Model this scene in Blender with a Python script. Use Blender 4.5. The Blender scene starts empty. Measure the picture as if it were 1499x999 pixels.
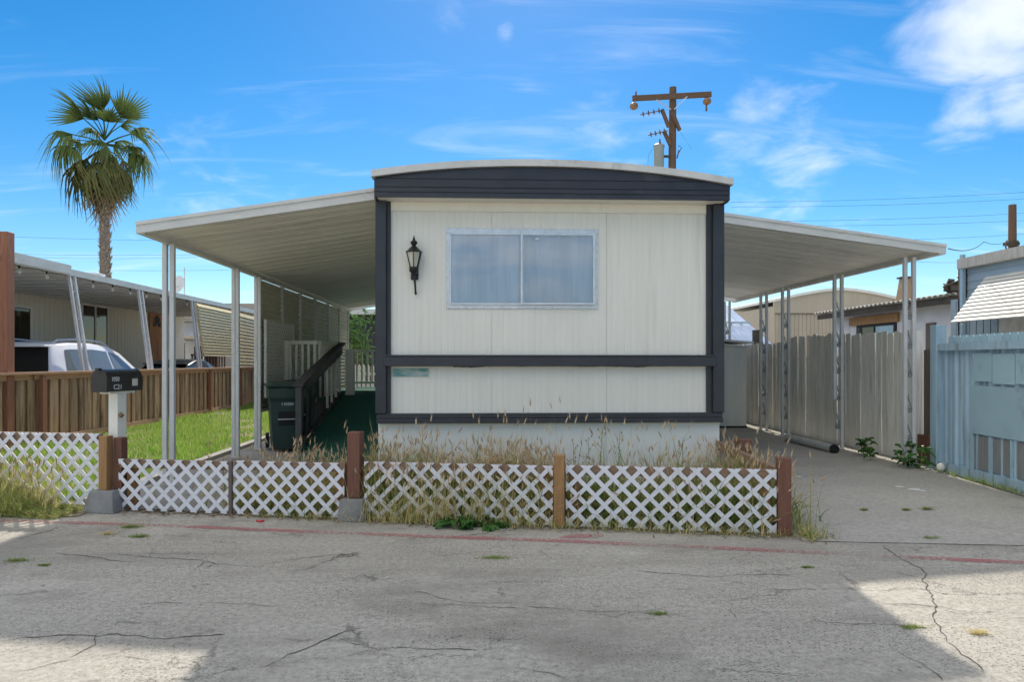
import bpy, bmesh, math, random
from mathutils import Vector, Matrix, Euler
random.seed(11)
R = math.radians
S = bpy.context.scene
COL = S.collection

# ------------------------------------------------------------------ camera
YAW = R(2.55); EYE = 1.45; FPX = 1000.0; HOR = 529.0
cam = bpy.data.cameras.new('camera'); cam.sensor_width = 36; cam.lens = 36*FPX/1499
cam.shift_y = (HOR-499.5)/1499; cam.clip_start = .05; cam.clip_end = 3000
cam_o = bpy.data.objects.new('camera', cam); COL.objects.link(cam_o)
cam_o.location = (0, 0, EYE); cam_o.rotation_euler = (R(90), 0, -YAW)
S.camera = cam_o

# ------------------------------------------------------------------ sky, sun, exposure
SUN = Vector((.26, 3.95, 3.39)).normalized()
W = bpy.data.worlds.new('World'); S.world = W; W.use_nodes = True
wn = W.node_tree.nodes; wl = W.node_tree.links; wn.clear()
def WN(t, **k):
    n = wn.new(t)
    for a, b in k.items(): setattr(n, a, b)
    return n
def wmath(op, a, b=None):
    n = WN('ShaderNodeMath', operation=op)
    for i, v in enumerate((a, b)):
        if v is None: continue
        if isinstance(v, (int, float)): n.inputs[i].default_value = v
        else: wl.new(v, n.inputs[i])
    return n.outputs[0]
sky = WN('ShaderNodeTexSky', sky_type='NISHITA', sun_disc=False)
sky.sun_elevation = math.asin(SUN.z); sky.sun_rotation = math.atan2(SUN.x, SUN.y)
sky.air_density = 1.0; sky.dust_density = 0.1; sky.ozone_density = 3.0; sky.altitude = 20
hs = WN('ShaderNodeHueSaturation'); hs.inputs['Saturation'].default_value = 1.42; hs.inputs['Hue'].default_value = .498; hs.inputs['Value'].default_value = .60
wl.new(sky.outputs[0], hs.inputs['Color'])
FILL_CLOUD_S, FILL_CLOUD_W, FILL_CLOUD_LO = .42, 34.3, .52
tc = WN('ShaderNodeTexCoord')
def pixdir(px, py):
    dx = (px-749.5)/FPX; dz = -(py-HOR)/FPX
    return Vector((math.sin(YAW)+dx*math.cos(YAW), math.cos(YAW)-dx*math.sin(YAW), dz)).normalized()
# cloud noise in the plane of a cloud layer: direction / (z + k)
sep = WN('ShaderNodeSeparateXYZ'); wl.new(tc.outputs['Generated'], sep.inputs[0])
den = wmath('ADD', wmath('MAXIMUM', sep.outputs[2], 0.0), .18)
cmb = WN('ShaderNodeCombineXYZ')
wl.new(wmath('DIVIDE', sep.outputs[0], den), cmb.inputs[0]); wl.new(wmath('DIVIDE', sep.outputs[1], den), cmb.inputs[1])
def cloud_noise(scale, det, sx, sy, rot=0, dist=.4):
    m = WN('ShaderNodeMapping'); m.inputs['Scale'].default_value = (sx, sy, 1); m.inputs['Rotation'].default_value = (0, 0, rot)
    wl.new(cmb.outputs[0], m.inputs[0])
    n = WN('ShaderNodeTexNoise'); n.inputs['Scale'].default_value = scale; n.inputs['Detail'].default_value = det
    n.inputs['Roughness'].default_value = .58; n.inputs['Distortion'].default_value = dist
    wl.new(m.outputs[0], n.inputs['Vector']); return n.outputs[0]
def ramp01(v, lo, hi):
    n = WN('ShaderNodeMapRange', interpolation_type='SMOOTHSTEP'); n.inputs[1].default_value = lo; n.inputs[2].default_value = hi
    wl.new(v, n.inputs[0]); return n.outputs[0]
def blob(px, py, r0, r1):
    d = WN('ShaderNodeVectorMath', operation='DISTANCE'); d.inputs[1].default_value = pixdir(px, py)
    nv = WN('ShaderNodeVectorMath', operation='NORMALIZE'); wl.new(tc.outputs['Generated'], nv.inputs[0])
    wl.new(nv.outputs[0], d.inputs[0])
    n = WN('ShaderNodeMapRange', interpolation_type='SMOOTHSTEP'); n.inputs[1].default_value = r1; n.inputs[2].default_value = r0
    wl.new(d.outputs['Value'], n.inputs[0]); return n.outputs[0]
nz = cloud_noise(3.2, 9, 1, 1, .3); nw = cloud_noise(2.0, 8, .55, 2.2, -.35, .9)
puff = None
for (px, py, r0, r1, k) in ((1450, 15, .02, .15, .50), (1370, 50, .01, .09, .36), (1410, 160, .005, .08, .36), (1480, 140, .005, .07, .36),
                            (1090, 190, .01, .13, .22), (880, 185, .01, .10, .20), (1090, 125, .005, .07, .22),
                            (742, 52, .0, .035, .32), (660, 12, .0, .06, .28), (1180, 250, .0, .15, .30), (330, 240, 0, .14, .22)):
    b = wmath('MULTIPLY', blob(px, py, r0, r1), k)
    puff = b if puff is None else wmath('MAXIMUM', puff, b)
c1 = wmath('MULTIPLY', ramp01(wmath('ADD', nz, puff), .62, 1.10), .62)
c2 = wmath('MULTIPLY', ramp01(nw, .50, .85), .30)
# broken cloud field, shaped to be thick out of view so it brightens the shade
nb = WN('ShaderNodeTexNoise', noise_dimensions='4D'); nb.inputs['Scale'].default_value = FILL_CLOUD_S; nb.inputs['W'].default_value = FILL_CLOUD_W; nb.inputs['Detail'].default_value = 1.5
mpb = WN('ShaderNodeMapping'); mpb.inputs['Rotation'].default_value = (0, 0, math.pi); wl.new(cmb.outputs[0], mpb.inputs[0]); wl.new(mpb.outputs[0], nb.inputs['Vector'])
c3 = ramp01(wmath('ADD', wmath('MULTIPLY', nb.outputs[0], .70), wmath('MULTIPLY', nz, .30)), FILL_CLOUD_LO, FILL_CLOUD_LO+.10)
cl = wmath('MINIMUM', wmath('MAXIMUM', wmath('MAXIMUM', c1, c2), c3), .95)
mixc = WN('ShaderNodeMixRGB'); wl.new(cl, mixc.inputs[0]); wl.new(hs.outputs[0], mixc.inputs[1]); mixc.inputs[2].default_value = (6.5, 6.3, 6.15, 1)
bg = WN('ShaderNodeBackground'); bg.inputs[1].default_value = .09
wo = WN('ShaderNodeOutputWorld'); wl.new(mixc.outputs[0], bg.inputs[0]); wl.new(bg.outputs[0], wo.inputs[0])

sl = bpy.data.lights.new('sun', 'SUN'); sl.energy = 2.0; sl.angle = R(1.0); sl.color = (1, .93, .82)
so = bpy.data.objects.new('sun', sl); COL.objects.link(so); so.location = (3, 30, 30)
so.rotation_euler = (-SUN).to_track_quat('-Z', 'Y').to_euler()
S.view_settings.view_transform = 'Standard'; S.view_settings.look = 'None'; S.view_settings.gamma = 1
S.view_settings.exposure = 1.33
S.render.engine = 'CYCLES'
S.cycles.max_bounces = 6; S.cycles.transparent_max_bounces = 8; S.cycles.use_adaptive_sampling = True; S.cycles.adaptive_threshold = .02; S.cycles.use_denoising = True

# ------------------------------------------------------------------ pixel helpers (used to measure where things stand)
def at(px, py, Y):
    dx = (px-749.5)/FPX; dz = -(py-HOR)/FPX; t = Y/(math.cos(YAW)-dx*math.sin(YAW))
    return Vector((t*(math.sin(YAW)+dx*math.cos(YAW)), Y, EYE+dz*t))
def atX(px, py, X):
    dx = (px-749.5)/FPX; dz = -(py-HOR)/FPX; t = X/(math.sin(YAW)+dx*math.cos(YAW))
    return Vector((X, t*(math.cos(YAW)-dx*math.sin(YAW)), EYE+dz*t))
def gr(px, py, z=0):
    dx = (px-749.5)/FPX; dz = -(py-HOR)/FPX; t = (z-EYE)/dz
    return Vector((t*(math.sin(YAW)+dx*math.cos(YAW)), t*(math.cos(YAW)-dx*math.sin(YAW)), z))

# ------------------------------------------------------------------ materials
MATS = {}
def M(name, c1, c2=None, scale=4, rough=.7, metal=0, bump=0, bscale=60, rnd=0, stretch=(1, 1, 1), detail=6,
      c3=None, c3scale=1.5, c3lo=.55, c3hi=.72, c3stretch=None, island=0, spec=.5, trans=0, lo=.35, hi=.65):
    m = bpy.data.materials.new(name); m.use_nodes = True; nt = m.node_tree; N = nt.nodes; L = nt.links
    b = N['Principled BSDF']; b.inputs['Roughness'].default_value = rough; b.inputs['Metallic'].default_value = metal
    b.inputs['Specular IOR Level'].default_value = spec
    tcn = N.new('ShaderNodeTexCoord'); oi = N.new('ShaderNodeObjectInfo')
    off = N.new('ShaderNodeVectorMath'); off.operation = 'MULTIPLY_ADD'
    cmbr = N.new('ShaderNodeCombineXYZ')
    for i in range(3): L.new(oi.outputs['Random'], cmbr.inputs[i])
    L.new(cmbr.outputs[0], off.inputs[0]); off.inputs[1].default_value = (31, 17, 23); L.new(tcn.outputs['Object'], off.inputs[2])
    def noise(sc, st, det=6):
        mp = N.new('ShaderNodeMapping'); mp.inputs['Scale'].default_value = st; L.new(off.outputs[0], mp.inputs[0])
        n = N.new('ShaderNodeTexNoise'); n.inputs['Scale'].default_value = sc; n.inputs['Detail'].default_value = det
        n.inputs['Roughness'].default_value = .62; L.new(mp.outputs[0], n.inputs['Vector']); return n.outputs[0]
    def rng(v, lo, hi):
        n = N.new('ShaderNodeMapRange'); n.inputs[1].default_value = lo; n.inputs[2].default_value = hi; L.new(v, n.inputs[0]); return n.outputs[0]
    def mix(f, a, bb, mode='MIX'):
        n = N.new('ShaderNodeMixRGB'); n.blend_type = mode
        for i, v in enumerate((f, a, bb)):
            if isinstance(v, (int, float)): n.inputs[i].default_value = v
            elif isinstance(v, tuple): n.inputs[i].default_value = (*v[:3], 1)
            else: L.new(v, n.inputs[i])
        return n.outputs[0]
    col = tuple(c1)
    if c2: col = mix(rng(noise(scale, stretch, detail), lo, hi), tuple(c1), tuple(c2))
    if c3: col = mix(rng(noise(c3scale, c3stretch or stretch, 5), c3lo, c3hi), col, tuple(c3))
    if rnd or island:
        src = oi.outputs['Random']
        if island:
            ge = N.new('ShaderNodeNewGeometry'); src = ge.outputs['Random Per Island']
        hsv = N.new('ShaderNodeHueSaturation'); k = rnd or island
        mr = N.new('ShaderNodeMapRange'); mr.inputs[3].default_value = 1-k; mr.inputs[4].default_value = 1+k; L.new(src, mr.inputs[0])
        L.new(mr.outputs[0], hsv.inputs['Value'])
        if isinstance(col, tuple): hsv.inputs['Color'].default_value = (*col, 1)
        else: L.new(col, hsv.inputs['Color'])
        col = hsv.outputs[0]
    if isinstance(col, tuple): b.inputs['Base Color'].default_value = (*col, 1)
    else: L.new(col, b.inputs['Base Color'])
    if bump:
        bp = N.new('ShaderNodeBump'); bp.inputs['Strength'].default_value = min(1, bump); bp.inputs['Distance'].default_value = .01*bump
        L.new(noise(bscale, stretch, 4), bp.inputs['Height']); L.new(bp.outputs[0], b.inputs['Normal'])
    if trans:
        t = N.new('ShaderNodeBsdfTranslucent'); ms = N.new('ShaderNodeMixShader'); ms.inputs[0].default_value = trans
        if isinstance(col, tuple): t.inputs[0].default_value = (*col, 1)
        else: L.new(col, t.inputs[0])
        L.new(b.outputs[0], ms.inputs[1]); L.new(t.outputs[0], ms.inputs[2]); L.new(ms.outputs[0], N['Material Output'].inputs[0])
    MATS[name] = m; return m
def island_ramp(name, cols, rough=.7, trans=.3):
    m = bpy.data.materials.new(name); m.use_nodes = True; nt = m.node_tree; N = nt.nodes; L = nt.links
    b = N['Principled BSDF']; b.inputs['Roughness'].default_value = rough; b.inputs['Specular IOR Level'].default_value = .25
    ge = N.new('ShaderNodeNewGeometry'); cr = N.new('ShaderNodeValToRGB'); L.new(ge.outputs['Random Per Island'], cr.inputs[0])
    e = cr.color_ramp.elements
    while len(e) < len(cols): e.new(.5)
    for i, c in enumerate(cols): e[i].position = i/(len(cols)-1); e[i].color = (*c, 1)
    L.new(cr.outputs[0], b.inputs['Base Color'])
    t = N.new('ShaderNodeBsdfTranslucent'); ms = N.new('ShaderNodeMixShader'); ms.inputs[0].default_value = trans
    L.new(cr.outputs[0], t.inputs[0]); L.new(b.outputs[0], ms.inputs[1]); L.new(t.outputs[0], ms.inputs[2])
    L.new(ms.outputs[0], N['Material Output'].inputs[0]); MATS[name] = m
def glass(name, tint=(.8, .85, .85), refl=.5, rough=.0):
    m = bpy.data.materials.new(name); m.use_nodes = True; nt = m.node_tree; N = nt.nodes; L = nt.links
    N.remove(N['Principled BSDF'])
    g = N.new('ShaderNodeBsdfGlossy'); g.inputs['Roughness'].default_value = rough; g.inputs[0].default_value = (1, 1, 1, 1)
    t = N.new('ShaderNodeBsdfTransparent'); t.inputs[0].default_value = (*tint, 1)
    lw = N.new('ShaderNodeFresnel'); lw.inputs[0].default_value = 1.52
    ad = N.new('ShaderNodeMath'); ad.operation = 'MULTIPLY_ADD'; L.new(lw.outputs[0], ad.inputs[0]); ad.inputs[1].default_value = 1.5; ad.inputs[2].default_value = refl
    ms = N.new('ShaderNodeMixShader'); L.new(ad.outputs[0], ms.inputs[0]); L.new(t.outputs[0], ms.inputs[1]); L.new(g.outputs[0], ms.inputs[2])
    L.new(ms.outputs[0], N['Material Output'].inputs[0]); MATS[name] = m

M('siding', (.86, .825, .735), (.82, .785, .695), 2.2, .55, stretch=(3, 3, .4), c3=(.68, .63, .53), c3scale=1.2, c3lo=.60, c3hi=.88, c3stretch=(6, 6, .35), bump=.5, bscale=1.6)
M('siding_white', (.88, .865, .80), (.84, .825, .76), 1.5, .55, c3=(.50, .46, .38), c3scale=2.5, c3lo=.62, c3hi=.85, c3stretch=(5, 5, .6))
M('trim_dark', (.026, .028, .036), (.036, .038, .048), 5, .42, c3=(.065, .065, .072), c3scale=3, c3lo=.6, c3hi=.8, bump=.15, bscale=120)
M('roof_white', (.70, .69, .66), (.58, .57, .54), 3, .5, c3=(.4, .38, .33), c3scale=4, c3lo=.6, c3hi=.8)
M('alu', (.72, .73, .74), (.6, .61, .62), 12, .38, .55, bump=.1)
M('screw', (.3, .29, .27), None, rough=.5, metal=.5)
M('curtain', (.82, .87, .93), (.68, .74, .81), 2, .9, stretch=(6, 6, .5))
glass('pane', (.9, .92, .94), .0)
glass('pane_dark', (.25, .27, .28), .12)
M('plaque', (.10, .30, .27), (.45, .52, .48), 9, .6, lo=.4, hi=.6, stretch=(1, 1, 2))
M('pan', (.78, .755, .68), (.68, .66, .585), 1.2, .42, stretch=(.5, 6, 1), rnd=.05, c3=(.42, .38, .28), c3scale=1.0, c3lo=.56, c3hi=.85, c3stretch=(.8, 5, 1))
M('gutter', (.70, .69, .65), (.60, .59, .55), 2.5, .45, stretch=(1, 1, 3), c3=(.45, .42, .36), c3scale=3, c3lo=.62, c3hi=.82)
M('post_white', (.66, .66, .65), (.55, .55, .54), 8, .5, c3=(.32, .25, .19), c3scale=9, c3lo=.66, c3hi=.78, stretch=(1, 1, .4))
M('screen', (.66, .61, .46), (.56, .52, .39), 3, .55, stretch=(1, 1, 4))
M('screen_tan', (.86, .70, .38), (.78, .62, .32), 3, .5, stretch=(1, 1, 4), rnd=.06)
M('lattice', (.76, .76, .80), (.70, .70, .74), 3, .5, c3=(.48, .45, .40), c3scale=5, c3lo=.64, c3hi=.85)
M('wood_orange', (.40, .22, .095), (.30, .155, .06), 3, .75, stretch=(14, 14, 1), c3=(.16, .09, .05), c3scale=3, c3lo=.6, c3hi=.8, bump=.3, bscale=12)
M('wood_red', (.20, .088, .055), (.145, .06, .04), 3, .7, stretch=(14, 14, 1), c3=(.06, .035, .03), c3scale=4, c3lo=.6, c3hi=.8, bump=.3, bscale=12)
M('wood_rail', (.30, .20, .13), (.22, .14, .09), 3, .8, stretch=(2, 2, 12), bump=.3, bscale=14)
M('wood_stake', (.17, .13, .10), (.12, .09, .07), 3, .8, stretch=(14, 14, 1), bump=.3, bscale=14)
M('wood_fence', (.66, .45, .27), (.50, .32, .18), 2.6, .8, stretch=(16, 16, .8), c3=(.13, .08, .05), c3scale=1.7, c3lo=.48, c3hi=.72, c3stretch=(6, 6, .7), rnd=.28, bump=.35, bscale=12)
M('wood_fence_red', (.36, .155, .09), (.27, .11, .065), 3, .75, stretch=(12, 12, 1), rnd=.12, bump=.3, bscale=12)
M('wood_cap', (.60, .37, .23), (.50, .30, .18), 3, .75, stretch=(10, 1, 10), c3=(.5, .38, .25), c3scale=2, c3lo=.55, c3hi=.75, bump=.3, bscale=12)
M('wood_white', (.93, .90, .83), (.74, .70, .63), 2.4, .95, spec=.1, stretch=(16, 16, .8), c3=(.40, .37, .32), c3scale=2, c3lo=.53, c3hi=.8, c3stretch=(9, 9, .6), rnd=.10, bump=.4, bscale=12)
M('concrete_block', (.27, .27, .265), (.20, .20, .195), 9, .9, bump=.6, bscale=60)
M('black_metal', (.012, .013, .014), (.02, .021, .022), 20, .34)
M('lantern', (.018, .019, .02), (.035, .036, .036), 30, .38, .3, bump=.3, bscale=90)
M('lamp_glass', (.62, .60, .50), (.50, .48, .40), 6, .15)
M('white_paint', (.87, .86, .82), (.80, .79, .74), 4, .55, c3=(.4, .38, .33), c3scale=6, c3lo=.62, c3hi=.8)
M('cream_paint', (.86, .83, .74), (.80, .77, .68), 4, .55)
M('letter', (.8, .8, .8), None, rough=.6)
M('sticker', (.62, .60, .5), (.5, .48, .4), 30, .6)
M('cart', (.024, .052, .043), (.034, .066, .054), 6, .45, bump=.2, bscale=100)
M('rubber', (.012, .012, .012), None, rough=.7)
M('carpet', (.030, .15, .105), (.02, .11, .078), 30, .95, bump=.8, bscale=220)
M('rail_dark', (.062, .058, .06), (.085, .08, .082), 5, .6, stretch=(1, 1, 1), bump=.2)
M('car_white', (.88, .88, .90), None, rough=.18)
M('car_grey', (.16, .17, .17), None, rough=.22)
M('car_glass', (.012, .013, .014), None, rough=.04)
M('car_glass_side', (.17, .19, .20), None, rough=.05)
M('chrome', (.6, .6, .6), None, rough=.15, metal=1)
M('red_lens', (.4, .02, .02), None, rough=.15)
M('neighbor_wall', (.80, .77, .67), (.74, .71, .61), 2, .6, stretch=(1, 5, .4))
M('neighbor_awning', (.80, .79, .76), (.70, .69, .66), 2, .5)
M('door_wood', (.44, .20, .07), (.34, .15, .05), 3, .75, stretch=(10, 10, 1))
M('bulb', (.75, .75, .7), None, rough=.2)
M('shed', (.74, .74, .685), (.66, .66, .61), 2, .5, stretch=(4, 4, .4), rnd=.06, c3=(.36, .34, .29), c3scale=2, c3lo=.6, c3hi=.8)
M('blue_paint', (.40, .56, .66), (.33, .48, .58), 3, .6, stretch=(5, 5, .5), c3=(.20, .23, .25), c3scale=1.6, c3lo=.52, c3hi=.74, c3stretch=(7, 7, .5), rnd=.09)
M('blue_patch', (.38, .56, .63), (.34, .50, .57), 3, .5, rnd=.06, c3=(.2, .26, .28), c3scale=3, c3lo=.6, c3hi=.8)
M('grey_board', (.26, .265, .26), (.20, .205, .20), 3, .8, stretch=(8, 8, 1))
M('blue_siding', (.36, .46, .54), (.30, .39, .46), 2, .6, stretch=(1, 1, 3))
M('louver', (.74, .72, .64), (.64, .62, .54), 4, .5, rnd=.05, c3=(.36, .28, .2), c3scale=9, c3lo=.66, c3hi=.8)
M('foil', (.72, .70, .66), (.5, .48, .44), 6, .35, .3, bump=1, bscale=9)
M('stucco', (.72, .72, .74), (.60, .60, .62), 2, .85, c3=(.36, .35, .34), c3scale=2.2, c3lo=.58, c3hi=.78, bump=.5, bscale=50)
M('rust_roof', (.55, .53, .49), (.40, .36, .30), 3, .6, stretch=(1, 6, 1), c3=(.2, .13, .08), c3scale=3, c3lo=.6, c3hi=.8)
M('tar', (.05, .042, .034), (.09, .075, .06), 5, .85)
M('beige_siding', (.55, .46, .34), (.49, .41, .30), 2, .6, stretch=(4, 4, .4))
M('chimney', (.36, .25, .15), (.30, .2, .12), 3, .7)
M('bluewhite_metal', (.66, .74, .86), (.56, .64, .76), 2, .35, .2)
M('pole_wood', (.165, .10, .062), (.11, .068, .042), 3, .85, stretch=(12, 12, .6), bump=.5, bscale=14)
M('transformer', (.30, .33, .32), (.26, .29, .28), 4, .4)
M('insulator', (.16, .085, .05), None, rough=.2)
M('insulator_bell', (.30, .16, .07), (.2, .1, .05), 9, .35)
M('wire', (.02, .02, .022), None, rough=.6)
M('palm_trunk', (.30, .235, .18), (.17, .13, .10), 9, .95, stretch=(1, 1, 2.5), bump=.8, bscale=20)
M('boot', (.40, .33, .26), (.22, .175, .135), 9, .9)
M('frond_green', (.085, .13, .035), (.125, .17, .055), 3, .7, spec=.15, trans=.28, rnd=.3)
M('frond_mid', (.13, .15, .05), (.19, .175, .07), 3, .75, spec=.15, trans=.25, rnd=.3)
M('frond_dead', (.34, .25, .15), (.24, .17, .10), 3, .8, trans=.15, rnd=.25)
M('petiole', (.12, .13, .04), None, rough=.6)
M('bark', (.11, .085, .06), (.07, .055, .04), 8, .9)
M('soil', (.22, .175, .115), (.30, .25, .17), 7, .95, bump=1, bscale=60)
M('debris', (.32, .24, .14), (.16, .12, .07), 9, .95)
M('walk', (.32, .31, .29), (.25, .245, .23), 2, .9, c3=(.2, .19, .17), c3scale=1.2, bump=.3, bscale=90)
M('lime_stain', (.62, .62, .60), None, rough=.9)
M('red_scrap', (.55, .05, .05), None, rough=.6)
M('scroll', (.30, .30, .30), (.22, .21, .20), 9, .6)
M('pipe', (.58, .58, .53), (.44, .44, .40), 5, .4, .3, stretch=(1, 1, 1))
M('dish', (.55, .56, .56), None, rough=.5)
island_ramp('leaf_dry', [(.74, .58, .28), (.82, .68, .38), (.64, .52, .22), (.50, .48, .18), (.86, .74, .46)], .8, .45)
island_ramp('leaf_green', [(.17, .27, .06), (.25, .35, .085), (.34, .40, .12), (.46, .45, .17)], .6, .45)
island_ramp('lawn', [(.16, .31, .045), (.22, .39, .06), (.29, .43, .085), (.38, .43, .13)], .55, .5)
island_ramp('head_dry', [(.76, .60, .38), (.60, .44, .28), (.82, .70, .48), (.46, .31, .23)], .8, .4)
island_ramp('broadleaf', [(.06, .16, .035), (.08, .20, .05), (.12, .25, .065)], .4, .35)
island_ramp('tree_leaf', [(.08, .17, .04), (.11, .22, .06), (.16, .28, .09)], .5, .35)

# ------------------------------------------------------------------ ground materials (aggregate, cracks, stains)
def ground_mat(name, base, dark, pale, crack=1.0, speck=1.0, cscale=.55):
    m = bpy.data.materials.new(name); m.use_nodes = True; nt = m.node_tree; N = nt.nodes; L = nt.links
    b = N['Principled BSDF']; b.inputs['Roughness'].default_value = .92; b.inputs['Specular IOR Level'].default_value = .3
    ge = N.new('ShaderNodeNewGeometry')
    def noise(sc, det=6, st=(1, 1, 1), rough=.6):
        mp = N.new('ShaderNodeMapping'); mp.inputs['Scale'].default_value = st; L.new(ge.outputs['Position'], mp.inputs[0])
        n = N.new('ShaderNodeTexNoise'); n.inputs['Scale'].default_value = sc; n.inputs['Detail'].default_value = det; n.inputs['Roughness'].default_value = rough
        L.new(mp.outputs[0], n.inputs['Vector']); return n
    def rng(v, lo, hi, a=0, bb=1):
        n = N.new('ShaderNodeMapRange'); n.inputs[1].default_value = lo; n.inputs[2].default_value = hi
        n.inputs[3].default_value = a; n.inputs[4].default_value = bb; L.new(v, n.inputs[0]); return n.outputs[0]
    def mix(f, a, bb):
        n = N.new('ShaderNodeMixRGB')
        for i, v in enumerate((f, a, bb)):
            if isinstance(v, (int, float)): n.inputs[i].default_value = v
            elif isinstance(v, tuple): n.inputs[i].default_value = (*v, 1)
            else: L.new(v, n.inputs[i])
        return n.outputs[0]
    def mul(a, bb):
        n = N.new('ShaderNodeMath'); n.operation = 'MULTIPLY'
        for i, v in enumerate((a, bb)):
            if isinstance(v, (int, float)): n.inputs[i].default_value = v
            else: L.new(v, n.inputs[i])
        return n.outputs[0]
    col = mix(rng(noise(.55, 5, (.6, 1, 1)).outputs[0], .38, .66), base, pale)
    col = mix(mul(rng(noise(.9, 7, (.5, 1.2, 1)).outputs[0], .54, .74), .7), col, dark)
    col = mix(mul(rng(noise(1.0, 8, (.16, 1.3, 1), .7).outputs[0], .46, .70), .65*speck), col, dark)
    col = mix(mul(rng(noise(.42, 9, (.7, 1, 1), .72).outputs[0], .50, .64), .85*speck), col, tuple(c*.72 for c in dark))
    col = mix(mul(rng(noise(.8, 9, (.7, 1, 1), .75).outputs[0], .58, .72), .5*speck), col, tuple(min(1, c*1.12) for c in pale))
    col = mix(mul(rng(noise(26, 6, (1, 1, 1), .7).outputs[0], .40, .62), .62), col, dark)
    sp = rng(noise(75, 3).outputs[0], .55, .63)
    col = mix(mul(mul(sp, rng(noise(1.3, 4).outputs[0], .36, .60)), .9*speck), col, tuple(c*.35 for c in dark))
    col = mix(mul(mul(rng(noise(38, 4, (1, 1, 1), .7).outputs[0], .58, .64), rng(noise(.9, 4).outputs[0], .42, .62)), .8*speck), col, tuple(c*.3 for c in dark))
    lt = rng(noise(120, 2).outputs[0], .64, .7)
    col = mix(mul(lt, .35), col, tuple(min(1, c*1.5) for c in pale))
    # broken hairline cracks
    crk = None
    for sc, w, st, lo in ((cscale, .005, (.55, 1.5, 1), .50), (cscale*2.6, .005, (.7, 1.2, 1), .53), (cscale*7, .012, (.8, 1.2, 1), .60)):
        nn = noise(3.4, 9, (1, 1, 1), .78)
        va = N.new('ShaderNodeVectorMath'); va.operation = 'MULTIPLY_ADD'; L.new(nn.outputs['Color'], va.inputs[0]); va.inputs[1].default_value = (.5, .5, 0); L.new(ge.outputs['Position'], va.inputs[2])
        mp = N.new('ShaderNodeMapping'); mp.inputs['Scale'].default_value = st; L.new(va.outputs[0], mp.inputs[0])
        v = N.new('ShaderNodeTexVoronoi'); v.feature = 'DISTANCE_TO_EDGE'; v.inputs['Scale'].default_value = sc; L.new(mp.outputs[0], v.inputs['Vector'])
        k = mul(rng(v.outputs['Distance'], w*.25, w, 1, 0), rng(noise(1.1, 4).outputs[0], lo, lo+.1))
        if crk is None: crk = k
        else:
            n = N.new('ShaderNodeMath'); n.operation = 'MAXIMUM'; L.new(crk, n.inputs[0]); L.new(k, n.inputs[1]); crk = n.outputs[0]
    col = mix(mul(crk, .6*crack), col, tuple(c*.3 for c in dark))
    L.new(col, b.inputs['Base Color'])
    bp = N.new('ShaderNodeBump'); bp.inputs['Strength'].default_value = .6; bp.inputs['Distance'].default_value = .006
    hh = N.new('ShaderNodeMath'); hh.operation = 'SUBTRACT'; L.new(noise(70, 4).outputs[0], hh.inputs[0]); L.new(mul(crk, 2.0*crack), hh.inputs[1])
    L.new(hh.outputs[0], bp.inputs['Height']); L.new(bp.outputs[0], b.inputs['Normal'])
    MATS[name] = m
ground_mat('road', (.44, .415, .36), (.25, .235, .20), (.51, .485, .425))
ground_mat('driveway', (.42, .40, .355), (.28, .265, .235), (.49, .47, .42), crack=.3, speck=.25, cscale=.3)
def worn_paint(name, c):
    m = bpy.data.materials.new(name); m.use_nodes = True; nt = m.node_tree; N = nt.nodes; L = nt.links
    b = N['Principled BSDF']; b.inputs['Base Color'].default_value = (*c, 1); b.inputs['Roughness'].default_value = .85
    ge = N.new('ShaderNodeNewGeometry'); t = N.new('ShaderNodeBsdfTransparent'); ms = N.new('ShaderNodeMixShader')
    a = N.new('ShaderNodeTexNoise'); a.inputs['Scale'].default_value = 45; a.inputs['Detail'].default_value = 5; L.new(ge.outputs['Position'], a.inputs['Vector'])
    c_ = N.new('ShaderNodeTexNoise'); c_.inputs['Scale'].default_value = 1.1; c_.inputs['Detail'].default_value = 4; L.new(ge.outputs['Position'], c_.inputs['Vector'])
    s = N.new('ShaderNodeMath'); s.operation = 'ADD'; L.new(a.outputs[0], s.inputs[0]); L.new(c_.outputs[0], s.inputs[1])
    r = N.new('ShaderNodeMapRange'); r.inputs[1].default_value = .88; r.inputs[2].default_value = 1.12; r.inputs[4].default_value = .75; L.new(s.outputs[0], r.inputs[0])
    L.new(r.outputs[0], ms.inputs[0]); L.new(t.outputs[0], ms.inputs[1]); L.new(b.outputs[0], ms.inputs[2]); L.new(ms.outputs[0], N['Material Output'].inputs[0]); MATS[name] = m
worn_paint('red_paint', (.46, .17, .17))

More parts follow.
